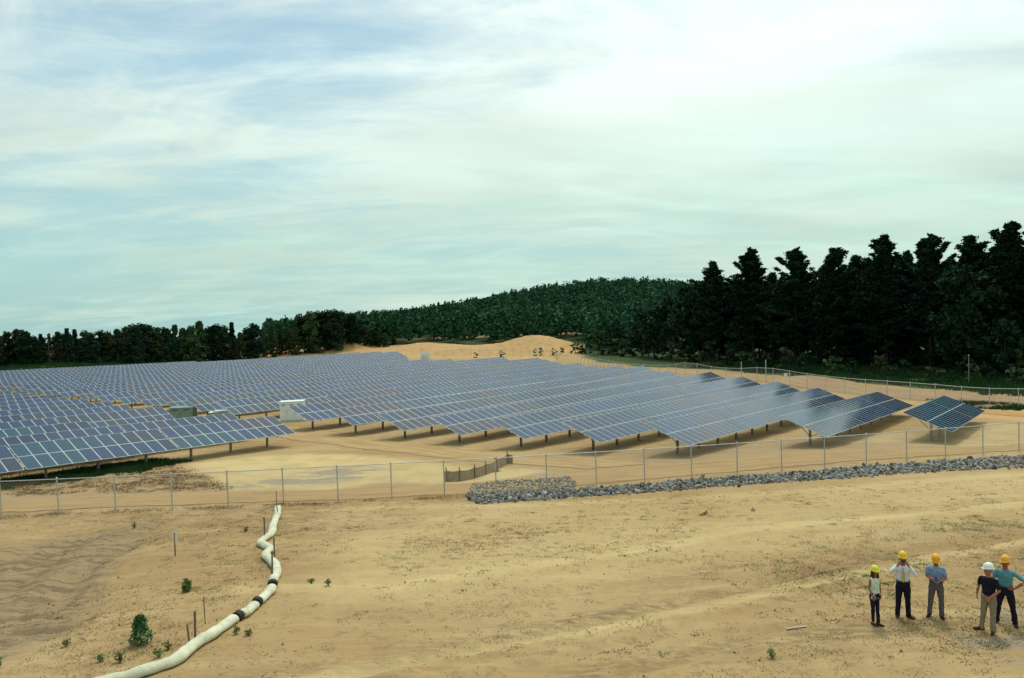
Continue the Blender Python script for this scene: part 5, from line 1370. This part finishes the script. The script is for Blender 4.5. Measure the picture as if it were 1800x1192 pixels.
        ft = [limb([heel + Vector((0, 0, 0.035)), ball + Vector((0, 0, 0.030)), toe + Vector((0, 0, 0.026))], [0.036 * k, 0.042 * k, 0.032 * k])]
        if shoe == 'shoe': ft.append(limb([an + Vector((0, 0, 0.02)), Vector((an.x, an.y, 0.05)), ball * .55 + heel * .45 + Vector((0, 0, 0.055))], [0.046 * k, 0.048 * k, 0.038 * k]))
        # flatten the sole at the ground
        ft = [([Vector((p[0], p[1], max(0.0, p[2]))) for p in v], f) for v, f in ft]
        root_shoes.append(ft)
        body.append(limb([an, heel * .4 + ball * .6 + Vector((0, 0, 0.032))], [0.034 * k, 0.028 * k]))
    z0_ = g1(x, y); yaw -= math.atan2(x, y)
    bm_ = weld('person', body, 0.0105, skin, 0, 0, 2)
    o = link('person', bm_, None, (x, y, z0_), (0, 0, yaw)); tag(o, label, 'person', 'people in hard hats')
    link('shirt', weld('shirt', shirt, 0.013, mats['shirt'], 0.016, 3), o)
    link('trousers', weld('trousers', tr, 0.013, mats['trousers'], 0.016, 5), o)
    for ft in root_shoes: link('shoe', weld('shoe', ft, 0.010, mats['shoe'], 0, 1), o)
    link('hard_hat', hard_hat(P, M3, k, mats['hat']), o)
    for sgn in (-1, 1):
        v, f = ellip(P(sgn * 0.031, -0.080, 0.008), (0.012 * k, 0.006 * k, 0.006 * k), 8, M3); m = MB(); m.add(v, f); link('eye', m.mesh('eye', M_EYE, True), o)
    v, f = ellip(P(0, -0.086, -0.052), (0.022 * k, 0.007 * k, 0.006 * k), 8, M3); m = MB(); m.add(v, f); link('mouth', m.mesh('mouth', M_LIP, True), o)
    if hair:
        if hair == 'long':
            hz = [ellip(P(0, 0.030, 0.010), (0.088 * k, 0.092 * k, 0.105 * k), 14, M3)]
            for sx, sy, ex, ey, ln in ((-0.068, -0.02, -0.075, -0.03, -0.22), (0.068, -0.02, 0.078, -0.03, -0.21), (-0.06, 0.05, -0.07, 0.06, -0.26), (0.06, 0.05, 0.07, 0.06, -0.26), (0, 0.085, 0, 0.085, -0.28), (-0.075, 0.015, -0.08, 0.01, -0.24), (0.075, 0.015, 0.08, 0.01, -0.24)):
                hz.append(limb([P(sx, sy, 0.04), P(ex, ey, ln * .6), P(ex * 0.95, ey - 0.01, ln)], [0.030 * k, 0.032 * k, 0.016 * k]))
        else:
            hz = [ellip(P(0, 0.045, 0.005), (0.079 * k, 0.072 * k, 0.075 * k), 14, M3)]
        link('hair', weld('hair', hz, 0.011, mats['hair'], 0.004, 2), o)
    if not long_shirt:
        m = MB(); n = 24
        for zz in (1.015, 1.052):
            m.v += [(0.181 * k * math.cos(2 * math.pi * q / n), 0.133 * k * math.sin(2 * math.pi * q / n), zz * k) for q in range(n)]
        m.f += [(q, (q + 1) % n, n + (q + 1) % n, n + q) for q in range(n)]
        m.v += [(0.170 * k * math.cos(2 * math.pi * q / n), 0.122 * k * math.sin(2 * math.pi * q / n), zz * k) for zz in (1.015, 1.052) for q in range(n)]
        m.f += [(n + q, n + (q + 1) % n, 3 * n + (q + 1) % n, 3 * n + q) for q in range(n)] + [((q + 1) % n, q, 2 * n + q, 2 * n + (q + 1) % n) for q in range(n)]
        link('belt', m.mesh('belt', M_EYE, True), o)
        # collar
        cm = []
        for sgn in (-1, 1):
            cm.append(limb([S((lx + sgn * 0.055, ly + 0.03, 1.475)), S((lx + sgn * 0.062, ly - 0.035, 1.470)), S((lx + sgn * 0.030, ly - 0.095, 1.425))], [0.016 * k, 0.018 * k, 0.013 * k], 8))
        cm.append(limb([S((lx - 0.055, ly + 0.03, 1.475)), S((lx, ly + 0.072, 1.480)), S((lx + 0.055, ly + 0.03, 1.475))], [0.016 * k] * 3, 8))
        link('collar', weld('collar', cm, 0.009, mats['shirt'], 0, 1), o)
    if tie:
        m = MB()
        secs = [(1.425, -0.118, 0.018), (1.40, -0.130, 0.016), (1.33, -0.145, 0.026), (1.20, -0.146, 0.036), (1.07, -0.142, 0.042), (1.03, -0.140, 0.004)]
        V = []
        for z, yy, w in secs:
            for a_, b_ in ((-w, 0), (w, 0), (w, .010), (-w, .010)): V.append(S((a_ + lx, yy + b_ + ly, z)))
        F = [(0, 3, 2, 1), (20, 21, 22, 23)] + [(i * 4 + q, i * 4 + (q + 1) % 4, i * 4 + 4 + (q + 1) % 4, i * 4 + 4 + q) for i in range(5) for q in range(4)]
        m.add(V, F); m.obj('tie', mats['tie'], o)
    return o, P
def MM(name, c, **kw): return cloth_mat(name, c, **kw)
HY = simple('lime_yellow_plastic', (0.62, 0.60, 0.020), 0.35, 0, 0.03, 2, 0.5); HO = simple('yellow_plastic', (0.70, 0.44, 0.008), 0.35, 0, 0.03, 2, 0.5)
HO2 = simple('amber_plastic', (0.72, 0.34, 0.006), 0.35, 0, 0.03, 2, 0.5); HW = simple('white_plastic', (0.66, 0.74, 0.68), 0.35, 0, 0.03, 2, 0.5)
BLK = MM('black_leather', (0.014, 0.012, 0.014)); BRN = MM('brown_leather', (0.045, 0.026, 0.020))
# woman, turned to the right of the picture
person(9.60, 20.24, 0.75, 1.60, 'woman in lime hard hat, sleeveless mint top and dark jeans, leftmost of the five',
       dict(shirt=MM('mint_blouse', (0.50, 0.58, 0.47)), trousers=MM('dark_jeans', (0.012, 0.011, 0.020)), shoe=MM('dark_flats', (0.045, 0.020, 0.018)), hat=HY, hair=MM('brown_hair', (0.045, 0.020, 0.012))),
       [((-0.075, -0.01, 0.49), (-0.055, 0.02, 0.075), 0.05), ((0.075, -0.03, 0.49), (0.065, -0.07, 0.075), 0.25)],
       [((-0.215, 0.0, 1.17), (-0.185, -0.13, 0.94), (0.05, -0.25, -1), (0.8, 0.3, 0), 0.35, 1), ((0.215, 0.02, 1.17), (0.205, -0.02, 0.92), (0, -0.1, -1), (-1, 0, 0), 0.35, -1)],
       dict(yaw=-0.25, nod=0.05), 'none', True, 0, True, 'long', skin=M_SKIN2, shoe='flat')
# man photographing
o, P = person(10.64, 20.76, 0.06, 1.83, 'man in white shirt and gold tie holding a camera to his face',
       dict(shirt=MM('white_shirt', (0.62, 0.65, 0.70)), trousers=MM('black_trousers', (0.010, 0.008, 0.015)), shoe=BLK, hat=HO, hair=MM('dark_hair', (0.03, 0.018, 0.012)), tie=MM('gold_tie', (0.46, 0.36, 0.12))),
       [((-0.115, 0.0, 0.50), (-0.135, 0.03, 0.085), -0.10), ((0.11, -0.01, 0.50), (0.13, 0.06, 0.085), 0.75)],
       [((-0.315, -0.16, 1.27), (-0.115, -0.24, 1.535), (0.35, -0.15, 0.75), (0.6, 0.6, 0), 0.5, 1), ((0.315, -0.16, 1.27), (0.115, -0.24, 1.535), (-0.35, -0.15, 0.75), (-0.6, 0.6, 0), 0.5, -1)],
       dict(yaw=0, nod=0.02), 'long', False, 0, False, 'short', True, skin=M_SKIN2)
m = MB(); m.box((0, 0, 0), (0.125, 0.05, 0.075)); cam_o = m.obj('hand_camera', M_EYE, None, (10.64, 20.76, g1(10.64, 20.76)), (0, 0, 0.06 - math.atan2(10.64, 20.76)))
me = cam_o.data
for v in me.vertices: v.co += Vector((0, -0.235, 1.685))
tag(cam_o, 'small black camera held before the face of the man in white', 'camera')
m = MB(); m.tube([(0, -0.26, 1.685), (0, -0.30, 1.685)], [0.028, 0.026], 14); m.obj('lens', M_DARK, cam_o)
# man looking down at a phone
person(11.52, 20.69, 0.0, 1.76, 'man in light blue shirt and grey trousers looking down at a phone',
       dict(shirt=MM('blue_shirt', (0.175, 0.260, 0.400)), trousers=MM('grey_trousers', (0.105, 0.085, 0.085)), shoe=BLK, hat=HO2, hair=MM('grey_hair', (0.10, 0.08, 0.07))),
       [((-0.135, -0.01, 0.50), (-0.165, 0.0, 0.085), -0.35), ((0.13, -0.01, 0.50), (0.135, 0.0, 0.085), 0.25)],
       [((-0.245, -0.02, 1.17), (-0.075, -0.27, 1.165), (0.9, -0.3, 0.05), (0, 0.1, 1), 0.45, 1), ((0.245, -0.02, 1.16), (0.10, -0.27, 1.13), (-0.9, -0.25, 0.05), (0, 0.1, 1), 0.45, -1)],
       dict(yaw=0, nod=0.48, dy=-0.06), 'short', False, 0.02, False, 'short', skin=M_SKIN2, shw=1.05)
m = MB(); m.box((0, 0, 0), (0.07, 0.13, 0.012)); ph = m.obj('phone', M_DARK, None, (11.52 - 0.29 * math.sin(0.508), 20.69 - 0.29 * math.cos(0.508), g1(11.52, 20.69) + 1.165), (0.5, 0, -0.3)); tag(ph, 'dark phone in the hands of the man in the light blue shirt', 'phone')
# man in the white helmet, body three-quarter to the left
person(12.30, 19.60, -0.42, 1.77, 'man in a white hard hat, black polo and khaki trousers, standing in front of another',
       dict(shirt=MM('black_polo', (0.010, 0.009, 0.016)), trousers=MM('khaki_trousers', (0.225, 0.180, 0.115)), shoe=BRN, hat=HW, hair=MM('white_hair', (0.24, 0.20, 0.17))),
       [((-0.12, -0.03, 0.50), (-0.16, -0.07, 0.085), -0.75), ((0.11, -0.02, 0.50), (0.145, -0.10, 0.085), 0.25)],
       [((-0.275, 0.04, 1.16), (-0.29, -0.02, 0.93), (0, -0.15, -1), (0.9, 0.2, 0), 0.45, 1), ((0.275, -0.03, 1.16), (0.12, -0.24, 0.98), (-0.45, -0.25, -0.85), (-0.4, 0.6, 0), 0.25, -1)],
       dict(yaw=-0.70, nod=0.0, dy=-0.03), 'short', False, 0.05, False, 'short', skin=M_SKIN, shw=1.05)
# man with hand on hip behind him
person(13.06, 20.10, -0.10, 1.85, 'man in teal polo and amber hard hat with one hand on his hip',
       dict(shirt=MM('teal_polo', (0.090, 0.245, 0.290)), trousers=MM('navy_trousers', (0.010, 0.011, 0.022)), shoe=BRN, hat=HO2, hair=MM('dark_brown_hair', (0.03, 0.018, 0.012))),
       [((-0.16, -0.01, 0.50), (-0.20, 0.02, 0.085), -0.2), ((0.16, 0.0, 0.50), (0.215, 0.03, 0.085), 0.30)],
       [((-0.27, 0.02, 1.18), (-0.28, -0.02, 0.94), (0, -0.1, -1), (0.9, 0.2, 0), 0.4, 1), ((0.43, 0.06, 1.20), (0.215, -0.10, 1.03), (-0.9, -0.35, -0.15), (-0.3, 0.9, 0), 0.35, -1)],
       dict(yaw=-0.30, nod=0.05), 'short', False, 0.0, False, 'short', skin=M_SKIN2, shw=1.08)
# odd bits of wood lying on the sand
for x, y, rz, L, lab in ((9.0, 36.0, 0.6, 0.9, 'broken piece of brown root lying on the open sand'), (11.4, 36.2, 1.1, 0.5, 'small dark twig right of the brown root'), (7.5, 20.35, 0.15, 0.55, 'short grey board lying left of the people'),
                         (-1.35, 52.5, 0.4, 0.6, 'dry twig just beyond the silt fence')):
    m = MB()
    for q in range(3 if 'board' not in lab else 1):
        a = R.uniform(-.5, .5) * (q > 0); l_ = L * (1 if q == 0 else .5); m.bar((-l_ / 2 * math.cos(a), -l_ / 2 * math.sin(a) + q * .05, 0.03), (l_ / 2 * math.cos(a), l_ / 2 * math.sin(a) + q * .05, 0.05 + 0.04 * q), 0.035 if 'board' not in lab else 0.07, 0.03)
    tag(m.obj('dead_branch' if 'board' not in lab else 'wooden_board', M_WOOD if 'board' not in lab else M_POST, None, (x, y, g1(x, y)), (0, 0, rz)), lab, 'branch' if 'board' not in lab else 'board')
